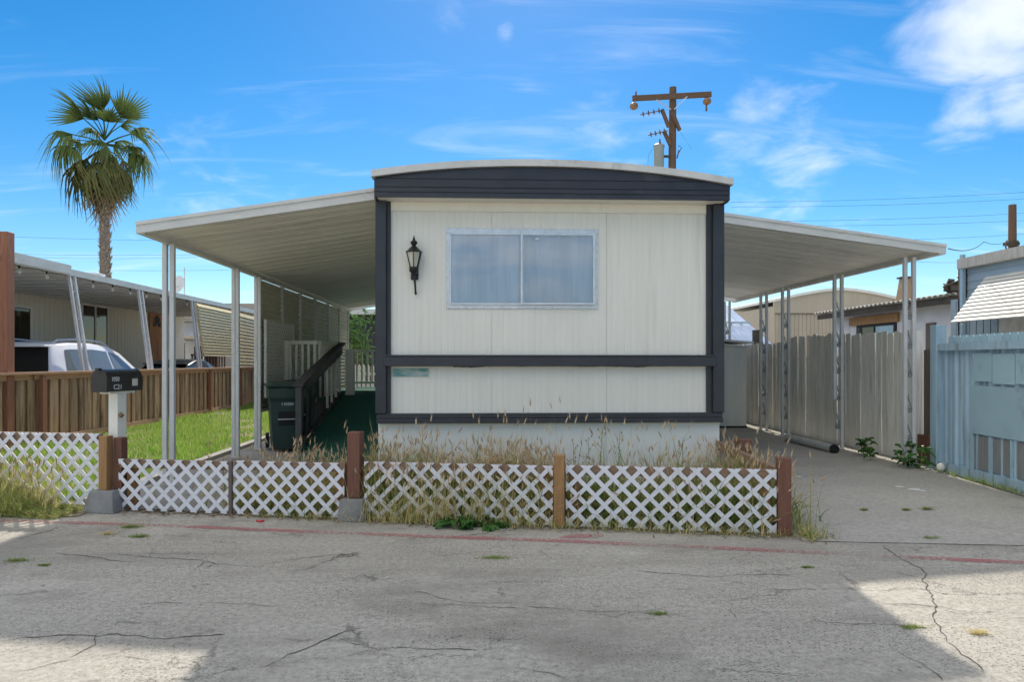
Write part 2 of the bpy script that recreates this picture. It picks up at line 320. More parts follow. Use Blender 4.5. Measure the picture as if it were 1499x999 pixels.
# ------------------------------------------------------------------ mesh helpers
def wm(o):
    m = o.matrix_basis.copy()
    return wm(o.parent) @ o.matrix_parent_inverse @ m if o.parent else m
def adopt(o, parent):
    if parent:
        o.parent = parent; o.matrix_parent_inverse = wm(parent).inverted()
    return o
class MB:
    def __init__(s): s.v = []; s.f = []
    def add(s, vs, fs):
        n = len(s.v); s.v += [tuple(v) for v in vs]; s.f += [tuple(n+i for i in f) for f in fs]; return s
    def box(s, x0, x1, y0, y1, z0, z1):
        return s.add([(x0, y0, z0), (x1, y0, z0), (x1, y1, z0), (x0, y1, z0), (x0, y0, z1), (x1, y0, z1), (x1, y1, z1), (x0, y1, z1)],
                     [(3, 2, 1, 0), (4, 5, 6, 7), (0, 1, 5, 4), (1, 2, 6, 5), (2, 3, 7, 6), (3, 0, 4, 7)])
    def obox(s, c, ax, hx, hy, hz, up=(0, 0, 1)):
        """box centred at c, first axis along ax (any direction), half sizes"""
        a = Vector(ax).normalized(); u = Vector(up); b = u.cross(a)
        if b.length < 1e-4: b = Vector((1, 0, 0)).cross(a)
        b.normalize(); w = a.cross(b); c = Vector(c)
        vs = [c+a*hx*i+b*hy*j+w*hz*k for k in (-1, 1) for (i, j) in ((-1, -1), (1, -1), (1, 1), (-1, 1))]
        return s.add(vs, [(3, 2, 1, 0), (4, 5, 6, 7), (0, 1, 5, 4), (1, 2, 6, 5), (2, 3, 7, 6), (3, 0, 4, 7)])
    def bar(s, p, q, w, h, up=(0, 0, 1)):
        p = Vector(p); q = Vector(q); return s.obox((p+q)/2, q-p, (q-p).length/2, w/2, h/2, up)
    def tube(s, pts, r, n=8, cap=True):
        pts = [Vector(p) for p in pts]; rs = r if isinstance(r, (list, tuple)) else [r]*len(pts); base = len(s.v); rings = []
        for i, p in enumerate(pts):
            d = (pts[min(i+1, len(pts)-1)]-pts[max(i-1, 0)]).normalized(); a = Vector((0, 0, 1)) if abs(d.z) < .9 else Vector((0, 1, 0))
            u = d.cross(a).normalized(); w = d.cross(u).normalized()
            rings.append([p+(u*math.cos(2*math.pi*k/n)+w*math.sin(2*math.pi*k/n))*rs[i] for k in range(n)])
        vs = [v for r_ in rings for v in r_]; fs = []
        for i in range(len(pts)-1):
            for k in range(n): fs.append((i*n+k, i*n+(k+1) % n, (i+1)*n+(k+1) % n, (i+1)*n+k))
        if cap: fs.append(tuple(range(n))[::-1]); fs.append(tuple((len(pts)-1)*n+k for k in range(n)))
        return s.add(vs, fs)
    def lathe(s, c, prof, n=16, sx=1, sy=1):
        c = Vector(c); vs = []; fs = []
        for (r, z) in prof:
            for k in range(n): vs.append(c+Vector((r*sx*math.cos(2*math.pi*k/n), r*sy*math.sin(2*math.pi*k/n), z)))
        for i in range(len(prof)-1):
            for k in range(n): fs.append((i*n+k, i*n+(k+1) % n, (i+1)*n+(k+1) % n, (i+1)*n+k))
        fs.append(tuple(range(n))[::-1]); fs.append(tuple((len(prof)-1)*n+k for k in range(n)))
        return s.add(vs, fs)
    def prism(s, poly, off):
        """poly: list of points, extruded by vector off"""
        o = Vector(off); n = len(poly); vs = [Vector(p) for p in poly]+[Vector(p)+o for p in poly]
        return s.add(vs, [tuple(range(n))[::-1], tuple(range(n, 2*n))]+[(i, (i+1) % n, n+(i+1) % n, n+i) for i in range(n)])
    def mesh(s, name, mat, smooth=False, origin=None):
        me = bpy.data.meshes.new(name); me.from_pydata(s.v, [], s.f); me.update()
        bm = bmesh.new(); bm.from_mesh(me); bmesh.ops.recalc_face_normals(bm, faces=bm.faces); bm.to_mesh(me); bm.free()
        if smooth: me.polygons.foreach_set('use_smooth', [True]*len(me.polygons))
        me.materials.append(MATS[mat]); return me
    def build(s, name, mat, parent=None, smooth=False, bevel=0, recalc=True):
        xs = [v[0] for v in s.v]; ys = [v[1] for v in s.v]; zs = [v[2] for v in s.v]
        c = Vector(((min(xs)+max(xs))/2, (min(ys)+max(ys))/2, min(zs)))
        s.v = [(v[0]-c.x, v[1]-c.y, v[2]-c.z) for v in s.v]
        me = bpy.data.meshes.new(name); me.from_pydata(s.v, [], s.f); me.update()
        if recalc:
            bm = bmesh.new(); bm.from_mesh(me); bmesh.ops.recalc_face_normals(bm, faces=bm.faces)
            if bevel:
                bmesh.ops.bevel(bm, geom=bm.edges[:], offset=bevel, segments=1, affect='EDGES')
            bm.to_mesh(me); bm.free()
        if smooth:
            me.polygons.foreach_set('use_smooth', [True]*len(me.polygons))
            if smooth != 2: me.set_sharp_from_angle(angle=R(40))
        me.materials.append(MATS[mat])
        o = bpy.data.objects.new(name, me); COL.objects.link(o); o.location = c
        return adopt(o, parent)
def thing(name, label, cat, loc, group=None):
    o = bpy.data.objects.new(name, None); COL.objects.link(o); o.location = loc; o.empty_display_size = .2
    return tag(o, label, cat, group)
def tag(o, label, cat, group=None, kind=None):
    if label: o['label'] = label
    if cat: o['category'] = cat
    if group: o['group'] = group
    if kind: o['kind'] = kind
    return o
def struct(o): o['kind'] = 'structure'; return o
def piece(name, me, parent, loc, rot=(0, 0, 0), scale=(1, 1, 1)):
    o = bpy.data.objects.new(name, me); COL.objects.link(o); o.location = loc; o.rotation_euler = rot; o.scale = scale
    return adopt(o, parent)
def copy_tree(o, parent=None):
    c = o.copy(); COL.objects.link(c)
    if parent: c.parent = parent
    for ch in o.children: copy_tree(ch, c)
    return c
def box(name, mat, parent, x0, x1, y0, y1, z0, z1, bevel=0): return MB().box(x0, x1, y0, y1, z0, z1).build(name, mat, parent, bevel=bevel)
def text_mesh(name, body, size, mat, parent, loc, rot, sx=1, depth=.0006):
    cu = bpy.data.curves.new(name, 'FONT'); cu.body = body; cu.size = size; cu.extrude = depth; cu.align_x = 'CENTER'; cu.align_y = 'CENTER'
    t = bpy.data.objects.new(name, cu); COL.objects.link(t)
    me = bpy.data.meshes.new_from_object(t.evaluated_get(bpy.context.evaluated_depsgraph_get()))
    bpy.data.objects.remove(t); me.materials.clear(); me.materials.append(MATS[mat])
    o = bpy.data.objects.new(name, me); COL.objects.link(o); o.location = loc; o.rotation_euler = rot; o.scale = (sx, 1, 1)
    return adopt(o, parent)
def ribbed(p0, p1, z0, z1, period, groove, depth, nrm, arc=None):
    """corrugated sheet along p0->p1 (xy), vertical ribs; nrm: outward unit xy"""
    p0 = Vector((*p0, 0)); p1 = Vector((*p1, 0)); d = p1-p0; Ln = d.length; d.normalize(); n = Vector((*nrm, 0)); mb = MB(); xs = []
    k = 0
    while k*period < Ln-1e-6:
        a = k*period
        for t, o in ((0, 0), (period-groove, 0), (period-groove*.75, -depth), (period-groove*.25, -depth)):
            if a+t < Ln: xs.append((a+t, o))
        k += 1
    xs.append((Ln, 0)); vs = []
    for t, o in xs:
        p = p0+d*t+n*o; zt = arc(p.x) if arc else z1
        vs += [(p.x, p.y, z0), (p.x, p.y, zt)]
    return mb.add(vs, [(2*i, 2*i+2, 2*i+3, 2*i+1) for i in range(len(xs)-1)])
# ================================================================== GROUND
def sheet(name, pts, mat, label=None):
    o = MB().add(pts, [tuple(range(len(pts)))]).build(name, mat, None); return struct(o)
road = sheet('road', [(-500, -300, 0), (500, -300, 0), (500, 900, 0), (-500, 900, 0)], 'road')
def fy(x): return 6.79-(x+3.6)*.1977            # line of the lattice fence on the ground
FD = Vector((1, -.1977, 0)).normalized(); FN = Vector((-.1977, -1, 0)).normalized()    # along it, and towards the street
dv = MB(); xs = [2.58, 3.4, 4.3, 5.2, 6.4]; rows = [None, 7.0, 8.2, 9.5, 22.0]; zs = [.005, .06, .095, .1, .1]
vs = []
for y, z in zip(rows, zs):
    for x in xs: vs.append((x, (5.385-(x-2.52)*.127) if y is None else y, z))
n = len(xs); dv.add(vs, [(j*n+i, j*n+i+1, (j+1)*n+i+1, (j+1)*n+i) for j in range(len(rows)-1) for i in range(n-1)])
struct(dv.build('driveway', 'driveway', None, smooth=True))
struct(MB().add([(-3.85, fy(-3.85)+.05, .012), (-1.06, fy(-1.06)+.05, .012), (-1.06, 19.5, .05), (-3.85, 19.5, .05)], [(0, 1, 2, 3)]).build('walkway', 'walk', None))
struct(MB().add([(-1.06, fy(-1.06)+.02, .008), (2.5, fy(2.5)+.02, .008), (2.56, 7.6, .03), (-1.06, 7.6, .03)], [(0, 1, 2, 3)]).build('planting_bed', 'soil', None))
struct(MB().add([(-7.36, 7.4, .03), (-3.95, 6.95, .03), (-3.95, 30, .05), (-7.36, 30, .05)], [(0, 1, 2, 3)]).build('lawn_soil', 'soil', None))
struct(MB().box(-3.97, -3.84, 6.95, 19, .0, .085).build('lawn_edging', 'walk', None))
struct(MB().add([(-4.9, fy(-4.9)-.45, .006), (-3.75, fy(-3.75)-.3, .006), (-3.75, 7.0, .012), (-7.4, 7.8, .012), (-7.4, fy(-7.4)-.5, .006)], [(0, 1, 2, 3, 4)]).build('verge', 'soil', None))
# red painted line and the red patch beside it
pts = [gr(-200, 757), gr(50, 764.5), gr(200, 769), gr(640, 787), gr(800, 792), gr(1100, 805.5), gr(1499, 825), gr(1900, 845)]
mb = MB()
for a, b in zip(pts, pts[1:]):
    t = (b-a).normalized(); nn = Vector((-t.y, t.x, 0))*.045
    mb.add([a-nn+Vector((0, 0, .004)), b-nn+Vector((0, 0, .004)), b+nn+Vector((0, 0, .004)), a+nn+Vector((0, 0, .004))], [(0, 1, 2, 3)])
adopt(mb.build('painted_line', 'red_paint', None), road)
mb = MB(); mb.add([gr(*p)+Vector((0, 0, .004)) for p in ((815, 789), (830, 784.5), (872, 782), (886, 784), (876, 789))], [(0, 1, 2, 3, 4)])
adopt(mb.build('paint_patch', 'red_paint', None), road)
# the long cracks one can follow by eye
M('crack', (.085, .078, .068), None, rough=1)
def crack(pix, w0=.006, sub=True):
    P = [gr(*p) if isinstance(p, tuple) else p for p in pix]; Q = [P[0]]
    for a, b in zip(P, P[1:]):
        k = max(2, int((b-a).length/.035)); t = (b-a).normalized(); nn = Vector((-t.y, t.x, 0)); dr = 0
        for i in range(1, k+1):
            dr = dr*.8+random.uniform(-.014, .014); Q.append(a+(b-a)*i/k+nn*dr*(1 if i < k else 0))
    mb = MB(); vs = []; lev = .8; gaps = set()
    for i, q in enumerate(Q):
        lev = max(0.0, min(1.5, lev+random.uniform(-.35, .35)-.05*(lev-.7)))
        if lev < .12: gaps.add(i)
        t = (Q[min(i+1, len(Q)-1)]-Q[max(0, i-1)]).normalized(); nn = Vector((-t.y, t.x, 0))*w0*(max(.12, lev) if 0 < i < len(Q)-1 else .1)
        vs += [(q-nn*random.uniform(.5, 1.5))+Vector((0, 0, .003)), (q+nn*random.uniform(.5, 1.5))+Vector((0, 0, .003))]
        if sub and random.random() < .05 and 3 < i < len(Q)-3:
            s_ = random.choice((-1, 1)); d_ = (nn.normalized()*s_+t*random.uniform(-.8, .8))*random.uniform(.06, .28); crack([q, q+d_*.5+Vector((random.uniform(-.03, .03), random.uniform(-.02, .02), 0)), q+d_], w0*.6, False)
    mb.add(vs, [(2*i, 2*i+2, 2*i+3, 2*i+1) for i in range(len(Q)-1) if i not in gaps]); adopt(mb.build('crack', 'crack', None), road)
for c in ([(-40, 836), (20, 824), (70, 812), (120, 800), (165, 785), (215, 765), (260, 757)], [(165, 812), (250, 818), (330, 827), (420, 834)],
          [(80, 810), (130, 816), (200, 826)], [(380, 828), (440, 818), (520, 812)], [(200, 886), (260, 884), (350, 886), (410, 888), (520, 880), (640, 886), (760, 892)],
          [(600, 866), (640, 876), (700, 884), (750, 884)], [(770, 889), (860, 896), (950, 900), (1050, 906), (1180, 907), (1260, 914), (1360, 921)],
          [(1290, 800), (1312, 815), (1350, 835), (1362, 870), (1372, 915), (1400, 950), (1440, 985)], [(0, 940), (70, 933), (160, 930), (250, 936), (330, 930)],
          [(20, 985), (90, 970), (180, 962), (260, 966)], [(1300, 885), (1380, 890), (1450, 905), (1530, 915)], [(1310, 950), (1350, 972), (1380, 999)],
          [(750, 977), (790, 985), (830, 995)], [(460, 954), (560, 948), (700, 955)], [(1165, 793), (1300, 796), (1499, 801)], [(1040, 770), (1180, 785)],
          [(930, 836), (1050, 845), (1160, 843)], [(640, 815), (700, 809), (760, 812)], [(100, 965), (140, 945), (150, 925)], [(380, 980), (420, 960), (470, 940), (520, 925)]):
    crack(c, .0026)

# ================================================================== THE MOBILE HOME
XL, XR, YF, YB = -1.10, 2.57, 7.2, 22.5
home = thing('mobile_home', 'cream mobile home with dark trim and arched roof behind the lattice fence', 'mobile home', ((XL+XR)/2, YF, 0))
def arc(x, lift=0.0): 
    u = (x-(XL+XR)/2+.15)/((XR-XL)/2); return 3.432-.152*abs(u)**2.1*(1 if u < 0 else .93)+lift
# front siding, ribbed sheets
for x0, x1 in ((-.948, .105), (.108, 1.325), (1.328, 2.395)):
    ribbed((x0, YF), (x1, YF), 1.50, 3.03, .0675, .014, .0028, (0, -1)).build('siding_sheet', 'siding', home)
    ribbed((x0, YF), (x1, YF), .90, 1.40, .0675, .014, .0028, (0, -1)).build('siding_sheet', 'siding', home)
box('backing', 'siding', home, XL+.02, XR-.02, YF+.012, YF+.05, .78, 3.13)
box('header_board', 'siding', home, -.948, 2.395, YF-.014, YF+.008, 3.032, 3.118)
MB().box(-.948, 2.395, YF-.02, YF-.012, 3.022, 3.034).build('drip_cap', 'siding', home)
for xa, xb, xc in ((XL, -.988, -.946), (XR, 2.452, 2.392)):
    box('corner_board', 'trim_dark', home, min(xa, xb), max(xa, xb), YF-.075, YF+.05, .905, 3.118, .006)
    box('corner_shadow_strip', 'trim_dark', home, min(xb, xc)+.001, max(xb, xc)-.001, YF-.03, YF+.01, .907, 3.116)  # dark strip in place of the shadow gap inside each corner board
mb = MB().box(-1.012, 2.474, YF-.098, YF-.004, 1.395, 1.492); mb.box(-1.0, 2.465, YF-.088, YF-.004, 1.494, 1.515)
mb.build('belt_board', 'trim_dark', home, bevel=.004)
# frayed paint edge below the belt board
mb = MB(); vs = []; nseg = 90
for i in range(nseg+1):
    x = -.3+(2.35+.3)*i/nseg; vs += [(x, YF-.010, 1.40), (x, YF-.010, 1.397-max(0, .005*math.sin(i*.31)+.006*math.sin(i*.113+1)+random.uniform(0, .006)))]
mb.add(vs, [(2*i, 2*i+1, 2*i+3, 2*i+2) for i in range(nseg)]); mb.build('paint_edge', 'trim_dark', home, recalc=False)
mb = MB().box(XL+.01, XR-.012, YF-.06, YF+.05, .852, .903); mb.box(XL+.014, XR-.016, YF-.085, YF+.05, .802, .850)
mb.build('base_board', 'trim_dark', home, bevel=.004)
for x0, x1 in ((XL+.02, .098), (.102, 1.318), (1.322, XR-.03)):
    box('skirting_panel', 'siding_white', home, x0, x1, YF+.0, YF+.022, .0, .800)
MB().box(XL+.03, XR-.04, YF-.006, YF+.0, .772, .790).build('skirting_rail', 'siding_white', home)
for x, nx in ((XL+.03, -1), (XR-.03, 1)):
    y = YF+.06
    while y < YB-.1:
        y1 = min(y+2.44, YB)
        ribbed((x, y), (x, y1-.004), .80, 3.13, .0675, .014, .0028, (nx, 0)).build('siding_sheet', 'siding', home); y = y1
    box('skirting_panel', 'siding_white', home, x-.01, x+.01, YF+.03, YB, 0, .80)
box('rear_wall', 'siding', home, XL+.03, XR-.03, YB-.05, YB, .0, 3.25)
# roof overhang: soffit, lapped fascia boards, white roof edge
YO = YF-.25
box('soffit', 'siding', home, XL+.035, XR-.015, YO+.01, YF+.02, 3.119, 3.135)
levels = [3.112, 3.165, 3.215, 3.30, 3.6]
for k in range(4):
    za, zb = levels[k], levels[k+1]; N_ = 48; top = []; bot = []
    for i in range(N_+1):
        x = XL+.028+(XR-XL-.028-.01)*i/N_; zt = min(zb+.006, arc(x)-.004)
        if zt > za: top.append((x, zt)); bot.append((x, za))
    if len(top) < 2: continue
    y0 = YO-.002*k-.004; vs = []
    for (x, zt), (_, z0) in zip(top, bot): vs += [(x, y0-.006, z0), (x, y0+.001, zt), (x, y0+.03, z0), (x, y0+.03, zt)]
    m = len(top); fs = []
    for i in range(m-1):
        a, b = 4*i, 4*i+4
        fs += [(a, b, b+1, a+1), (a+2, a+3, b+3, b+2), (a, a+2, b+2, b), (a+1, b+1, b+3, a+3)]
    fs += [(0, 1, 3, 2), (4*m-4, 4*m-2, 4*m-1, 4*m-3)]
    MB().add(vs, fs).build('fascia_board', 'trim_dark', home)
for nm, mt, ya, yb, la, lb, ex in (('roof_edge', 'roof_white', YO-.045, YO+.10, 0, .068, .018), ('roof', 'roof_white', YO+.10, YB+.2, .02, .060, .01)):
    vs = []; N_ = 48
    for i in range(N_+1):
        x = XL-ex+.01+(XR-XL+2*ex-.01)*i/N_; xc = min(max(x, XL), XR)
        vs += [(x, ya, arc(xc)+la), (x, ya, arc(xc)+lb), (x, yb, arc(xc)+la), (x, yb, arc(xc)+lb)]
    fs = []
    for i in range(N_):
        a, b = 4*i, 4*i+4; fs += [(a, b, b+1, a+1), (a+2, a+3, b+3, b+2), (a, a+2, b+2, b), (a+1, b+1, b+3, a+3)]
    fs += [(0, 1, 3, 2), (4*N_, 4*N_+2, 4*N_+3, 4*N_+1)]
    MB().add(vs, fs).build(nm, mt, home)
for sx in (XL+.03, XR-.012):
    MB().box(sx-.016, sx, YO+.02, YB, 3.10, 3.30).build('side_fascia', 'trim_dark', home)
# window: flange with screws, sashes, panes, curtain behind
wx0, wx1, wz0, wz1 = -.373, 1.231, 2.001, 2.849
win = MB(); y0, y1 = YF-.012, YF-.0005
fl = .052
for (a, b, c, d) in ((wx0, wx1, wz1-fl, wz1), (wx0, wx1, wz0, wz0+fl*.8), (wx0, wx0+fl*.72, wz0+fl*.8, wz1-fl), (wx1-fl*.72, wx1, wz0+fl*.8, wz1-fl)): win.box(a, b, y0, y1, c, d)
win = win.build('window', 'alu', home, bevel=.002)
ix0, ix1, iz0, iz1 = wx0+.037, wx1-.037, wz0+.042, wz1-.052; mx = .431
def sash(a, b, c, d, t, ya, yb):
    m = MB()
    m.box(a, b, ya, yb, d-t, d); m.box(a, b, ya, yb, c, c+t); m.box(a, a+t, ya, yb, c+t, d-t); m.box(b-t, b, ya, yb, c+t, d-t)
    return m.build('frame', 'alu', win)
sash(ix0, mx+.012, iz0, iz1, .017, YF-.026, YF-.003); sash(mx-.022, ix1, iz0+.001, iz1-.001, .020, YF-.0475, YF-.0275)
for a, b, y in ((ix0+.017, mx-.006, YF-.014), (mx-.002, ix1-.02, YF-.037)):
    MB().add([(a, y, iz0+.017), (b, y, iz0+.017), (b, y, iz1-.017), (a, y, iz1-.017)], [(0, 1, 2, 3)]).build('pane', 'pane', win, recalc=False)
mb = MB(); vs = []; nn = 150
for i in range(nn+1):
    u = i/nn; x = ix0+.005+(ix1-ix0-.01)*u
    y = YF-.0062-.0042*(math.sin(u*37)+.6*math.sin(u*71+1)+.4*math.sin(u*19+2))/2
    vs += [(x, y, iz0+.004), (x, y, iz1-.004)]
mb.add(vs, [(2*i, 2*i+2, 2*i+3, 2*i+1) for i in range(nn)]); mb.build('curtain', 'curtain', win, smooth=2, recalc=False)
sm = MB().lathe((0, 0, 0), [(.0045, 0), (.0045, .002), (.002, .003)], 8).mesh('screw', 'screw')
for i in range(18):
    for z in (wz1-.012, wz0+.012): piece('screw', sm, win, (wx0+.03+(wx1-wx0-.06)*i/17+random.uniform(-.01, .01), y0-.0005, z), (R(90), 0, 0))
for i in range(9):
    for x in (wx0+.011, wx1-.011): piece('screw', sm, win, (x, y0-.0005, wz0+.06+(wz1-wz0-.12)*i/8), (R(90), 0, 0))
MB().box(.565, .60, YF-.0393, YF-.0385, 2.73, 2.745).build('sticker', 'letter', win)
a = at(575, 540, YF-.01); b = at(627, 551.5, YF-.01)
box('address_plaque', 'plaque', home, a.x, b.x, YF-.014, YF-.004, b.z, a.z)['label'] = 'faded green address strip under the dark belt board'

# wall lantern
lx, ly = -.700, YF-.085; L = thing('wall_lantern', 'black carriage lantern with frosted panes on the cream wall', 'lantern', (lx, YF, 2.15))
zb, zt = 2.14, 2.752; h = zt-zb
MB().tube([(lx+.012, YF-.03, zb+.02), (lx+.010, YF-.06, zb+.10), (lx+.002, ly, zb+.225)], [.010, .011, .014], 10).build('stem', 'lantern', L, smooth=True)
MB().lathe((lx+.013, YF-.028, zb), [(.002, 0), (.010, .012), (.016, .022), (.006, .032), (.010, .045)], 10).build('tail_finial', 'lantern', L, smooth=True)
MB().box(lx-.04, lx+.04, YF-.03, YF+.001, zb+.16, zb+.34).build('wall_plate', 'lantern', L, bevel=.008)
MB().tube([(lx, YF-.02, zb+.20), (lx, ly+.01, zb+.22)], .012, 8).build('arm', 'lantern', L)
MB().lathe((lx, ly, 0), [(.012, zb+.205), (.030, zb+.222), (.046, zb+.240), (.050, zb+.255), (.044, zb+.262), (.050, zb+.272), (.048, zb+.285)], 12).build('cup', 'lantern', L, smooth=True)
r0, r1, za, zc = .040, .078, zb+.285, zb+.435
for k in range(6):
    a0, a1 = R(60*k+30), R(60*k+90); q = lambda r, a, z, s=1: (lx+r*s*math.cos(a), ly+r*s*math.sin(a), z)
    MB().add([q(r0, a0, za), q(r0, a1, za), q(r1, a1, zc), q(r1, a0, zc)], [(0, 1, 2, 3)]).build('lantern_pane', 'lamp_glass', L, recalc=False)
    MB().bar(q(r0+.002, a0, za-.004), q(r1+.003, a0, zc+.004), .009, .009).build('cage_bar', 'lantern', L)
MB().lathe((lx, ly, 0), [(.084, zc), (.088, zc+.008), (.075, zc+.018), (.048, zc+.045), (.026, zc+.066), (.018, zc+.075), (.030, zc+.086), (.038, zc+.103), (.030, zc+.118), (.014, zc+.130), (.009, zc+.136), (.017, zc+.144), (.009, zc+.152), (.007, zc+.160), (.005, zt)], 12).build('cap', 'lantern', L, smooth=True)

# ================================================================== CARPORT CANOPIES
def canopy(name, label, xa, za, xb, zb_, y0, y1, th=.12):
    """xa: at the home (underside height za), xb: outer eave (underside zb_)"""
    o = thing(name, label, 'carport', ((xa+xb)/2, y0, 0), 'aluminium carports on both sides of the home')
    sg = 1 if xb > xa else -1; z = lambda x: za+(zb_-za)*(x-xa)/(xb-xa); pw = .305
    Lx = abs(xb-xa)-.06; ang = math.atan2(zb_-za, abs(xb-xa)); cl_ = Lx/math.cos(ang)
    # one pan: flat web, hat ribs, hanging seam
    prof = [(0, -.005), (.006, 0), (.070, 0), (.078, .004), (.090, .004), (.098, 0), (.198, 0), (.206, .004), (.218, .004), (.226, 0), (.296, 0), (.302, -.005)]
    vs = []; 
    for (yy, zz) in prof: vs += [(0, yy, zz), (cl_, yy, zz)]
    for (yy, zz) in prof: vs += [(0, yy, zz+.004), (cl_, yy, zz+.004)]
    m = len(prof); fs = [(2*i, 2*i+2, 2*i+3, 2*i+1) for i in range(m-1)]+[(2*m+2*i, 2*m+2*i+1, 2*m+2*i+3, 2*m+2*i+2) for i in range(m-1)]
    pm = MB().add(vs, fs).mesh('roof_pan', 'pan')
    k = 0; y = y0+.05
    while y+pw < y1-.03:
        if sg > 0: piece('roof_pan', pm, o, (xa, y, za+.052), (0, -ang, 0))
        else: piece('roof_pan', pm, o, (xa, y+.302, za+.052), (0, -ang, math.pi))
        y += pw; k += 1
    # fascia channels front and back: web plus lips
    for yy, s in ((y0, 1), (y1, -1)):
        P = lambda x, dy, dz: (x, yy+s*dy, z(x)+dz)
        mb = MB(); e = xb
        for (d0, d1, h0, h1) in ((0, .012, .0, th), (-.014, .0, th*.72, th+.002), (.012, .06, .0, .010)):
            mb.add([P(xa, d0, h0), P(e, d0, h0), P(e, d1, h0), P(xa, d1, h0), P(xa, d0, h1), P(e, d0, h1), P(e, d1, h1), P(xa, d1, h1)],
                   [(3, 2, 1, 0), (4, 5, 6, 7), (0, 1, 5, 4), (1, 2, 6, 5), (2, 3, 7, 6), (3, 0, 4, 7)])
        mb.build('front_fascia' if s > 0 else 'rear_fascia', 'gutter', o)
    x_ = xb-sg*.0; ge = MB(); xi = xb-sg*.085
    ge.box(min(x_, x_-sg*.010), max(x_, x_-sg*.010), y0+.004, y1-.004, zb_+.001, zb_+th+.003)
    ge.box(min(xi, x_-sg*.012), max(xi, x_-sg*.012), y0+.013, y1-.013, zb_-.004, zb_+.008)
    ge.box(min(xi, xi+sg*.008), max(xi, xi+sg*.008), y0+.0135, y1-.0135, zb_+.01, zb_+.06)
    ge.build('eave_gutter', 'gutter', o)
    hb = xa+sg*.02; MB().box(min(hb, xa), max(hb, xa), y0+.015, y1-.015, za-.01, za+.05).build('ledger', 'gutter', o)
    return o
Cl = canopy('carport', 'long aluminium carport on the left side over the green carpeted ramp', XL-.005, 3.170, -3.605, 2.784, 7.30, 18.4)
Cr = canopy('carport', 'aluminium carport on the right side over the concrete driveway', XR+.005, 3.190, 5.74, 2.776, 8.2, 15.2, .118)
Cb = canopy('carport', 'lower rear carport beyond the driveway shed', XR+.005, 2.98, 5.60, 2.60, 15.45, 20.5, .118)
def post(o, x, y, z0, z1, w=.05, gap=.065, cutleft=None, scroll=True, mat='post_white'):
    for k, sx in enumerate((-1, 1)):
        za_ = cutleft if (cutleft and k == 0) else z0
        xx = x+sx*(w+gap)/2
        t = MB().box(xx-w/2, xx+w/2, y-w/2, y+w/2, za_, z1)
        if k == 0: main = t.build('post', mat, o, bevel=.004)
        else: t.build('tube', mat, main, bevel=.004)
    MB().box(x-w-gap/2-.01, x+w+gap/2+.01, y-w/2-.01, y+w/2+.01, z0-.002, z0+.012).build('foot_plate', mat, main)
    if scroll and gap > .04:
        z = z0+.35
        while z < z1-.35:
            mb = MB(); pts = []
            for i in range(30):
                a = i/29*2*math.pi*1.6; r = .008+.03*i/29; pts.append((x+r*math.cos(a), y, z+r*math.sin(a)*1.5))
            end = pts[-1]; pts += [(x+.02*math.cos(j*.8), y, end[2]+.05+j*.045) for j in range(5)]
            mb.tube(pts, .0095, 5); mb.build('scroll', 'scroll', main, smooth=True); z += random.uniform(.36, .46)
    return main
post(Cl, -3.55, 7.93, .085, 2.785, .052, .03, scroll=False); post(Cl, -3.55, 10.04, .06, 2.785, .05, .005, scroll=False)
post(Cl, -3.545, 11.0, .06, 2.785, .05, .004, scroll=False)
for y in (12.3, 13.5, 14.7, 15.9, 17.1, 18.25): MB().box(-3.57, -3.51, y-.03, y+.03, .05, 2.785).build('post', 'post_white', Cl)
for y, cut in ((8.48, None), (10.22, .86), (12.03, None), (12.98, None), (14.95, None)): post(Cr, 5.45, y, .1, 2.775, .046, .066, cutleft=cut)
post(Cb, 5.3, 17.5, .1, 2.6); post(Cb, 5.3, 20.2, .1, 2.6)
# corrugated side screens between the left posts
ys = [11.06, 12.3, 13.5, 14.7, 15.9, 17.1, 18.25]
for i in range(6):
    ya, yb = ys[i]+.033, ys[i+1]-.033; mb = MB(); vs = []; z = .62; rows = 0
    while z < 2.72:
        for dz, dx in ((0, 0), (.05, .028), (.066, .028), (.078, 0)): vs += [(-3.56+dx, ya, z+dz), (-3.56+dx, yb, z+dz)]; rows += 1
        z += .086
    mb.add(vs, [(2*k, 2*k+2, 2*k+3, 2*k+1) for k in range(rows-1)]); mb.build('screen', 'screen', Cl, recalc=False)
# diamond mesh panel hung in the first bays
mb = MB(); y0_, y1_, z0_, z1_, pt = 11.15, 12.75, .86, 2.12, .125
for dr in (1, -1):
    k = -30
    while k < 60:
        c = k*pt; seg = []
        ya, yb = y0_, y1_; za_, zb2 = (z0_+(ya-y0_)*dr+c, z0_+(yb-y0_)*dr+c)
        def clip(t): return None
        t0, t1 = 0, 1; d = zb2-za_
        for lim, sgn in ((z0_, 1), (z1_, -1)):
            tt = (lim-za_)/d
            if (d > 0) == (sgn > 0): t0 = max(t0, tt)
            else: t1 = min(t1, tt)
        if t1-t0 > .01:
            f = lambda t: (-3.47+.006*dr, ya+(yb-ya)*t, za_+d*t); mb.bar(f(t0), f(t1), .005, .032, up=(1, 0, 0)) if False else mb.obox((Vector(f(t0))+Vector(f(t1)))/2, Vector(f(t1))-Vector(f(t0)), (Vector(f(t1))-Vector(f(t0))).length/2, .019, .0025, up=(1, 0, 0))
        k += 1
mb.box(-3.49, -3.45, y0_-.02, y0_, z0_, z1_); mb.box(-3.49, -3.45, y1_, y1_+.02, z0_, z1_)
mb.build('mesh_panel', 'white_paint', Cl)

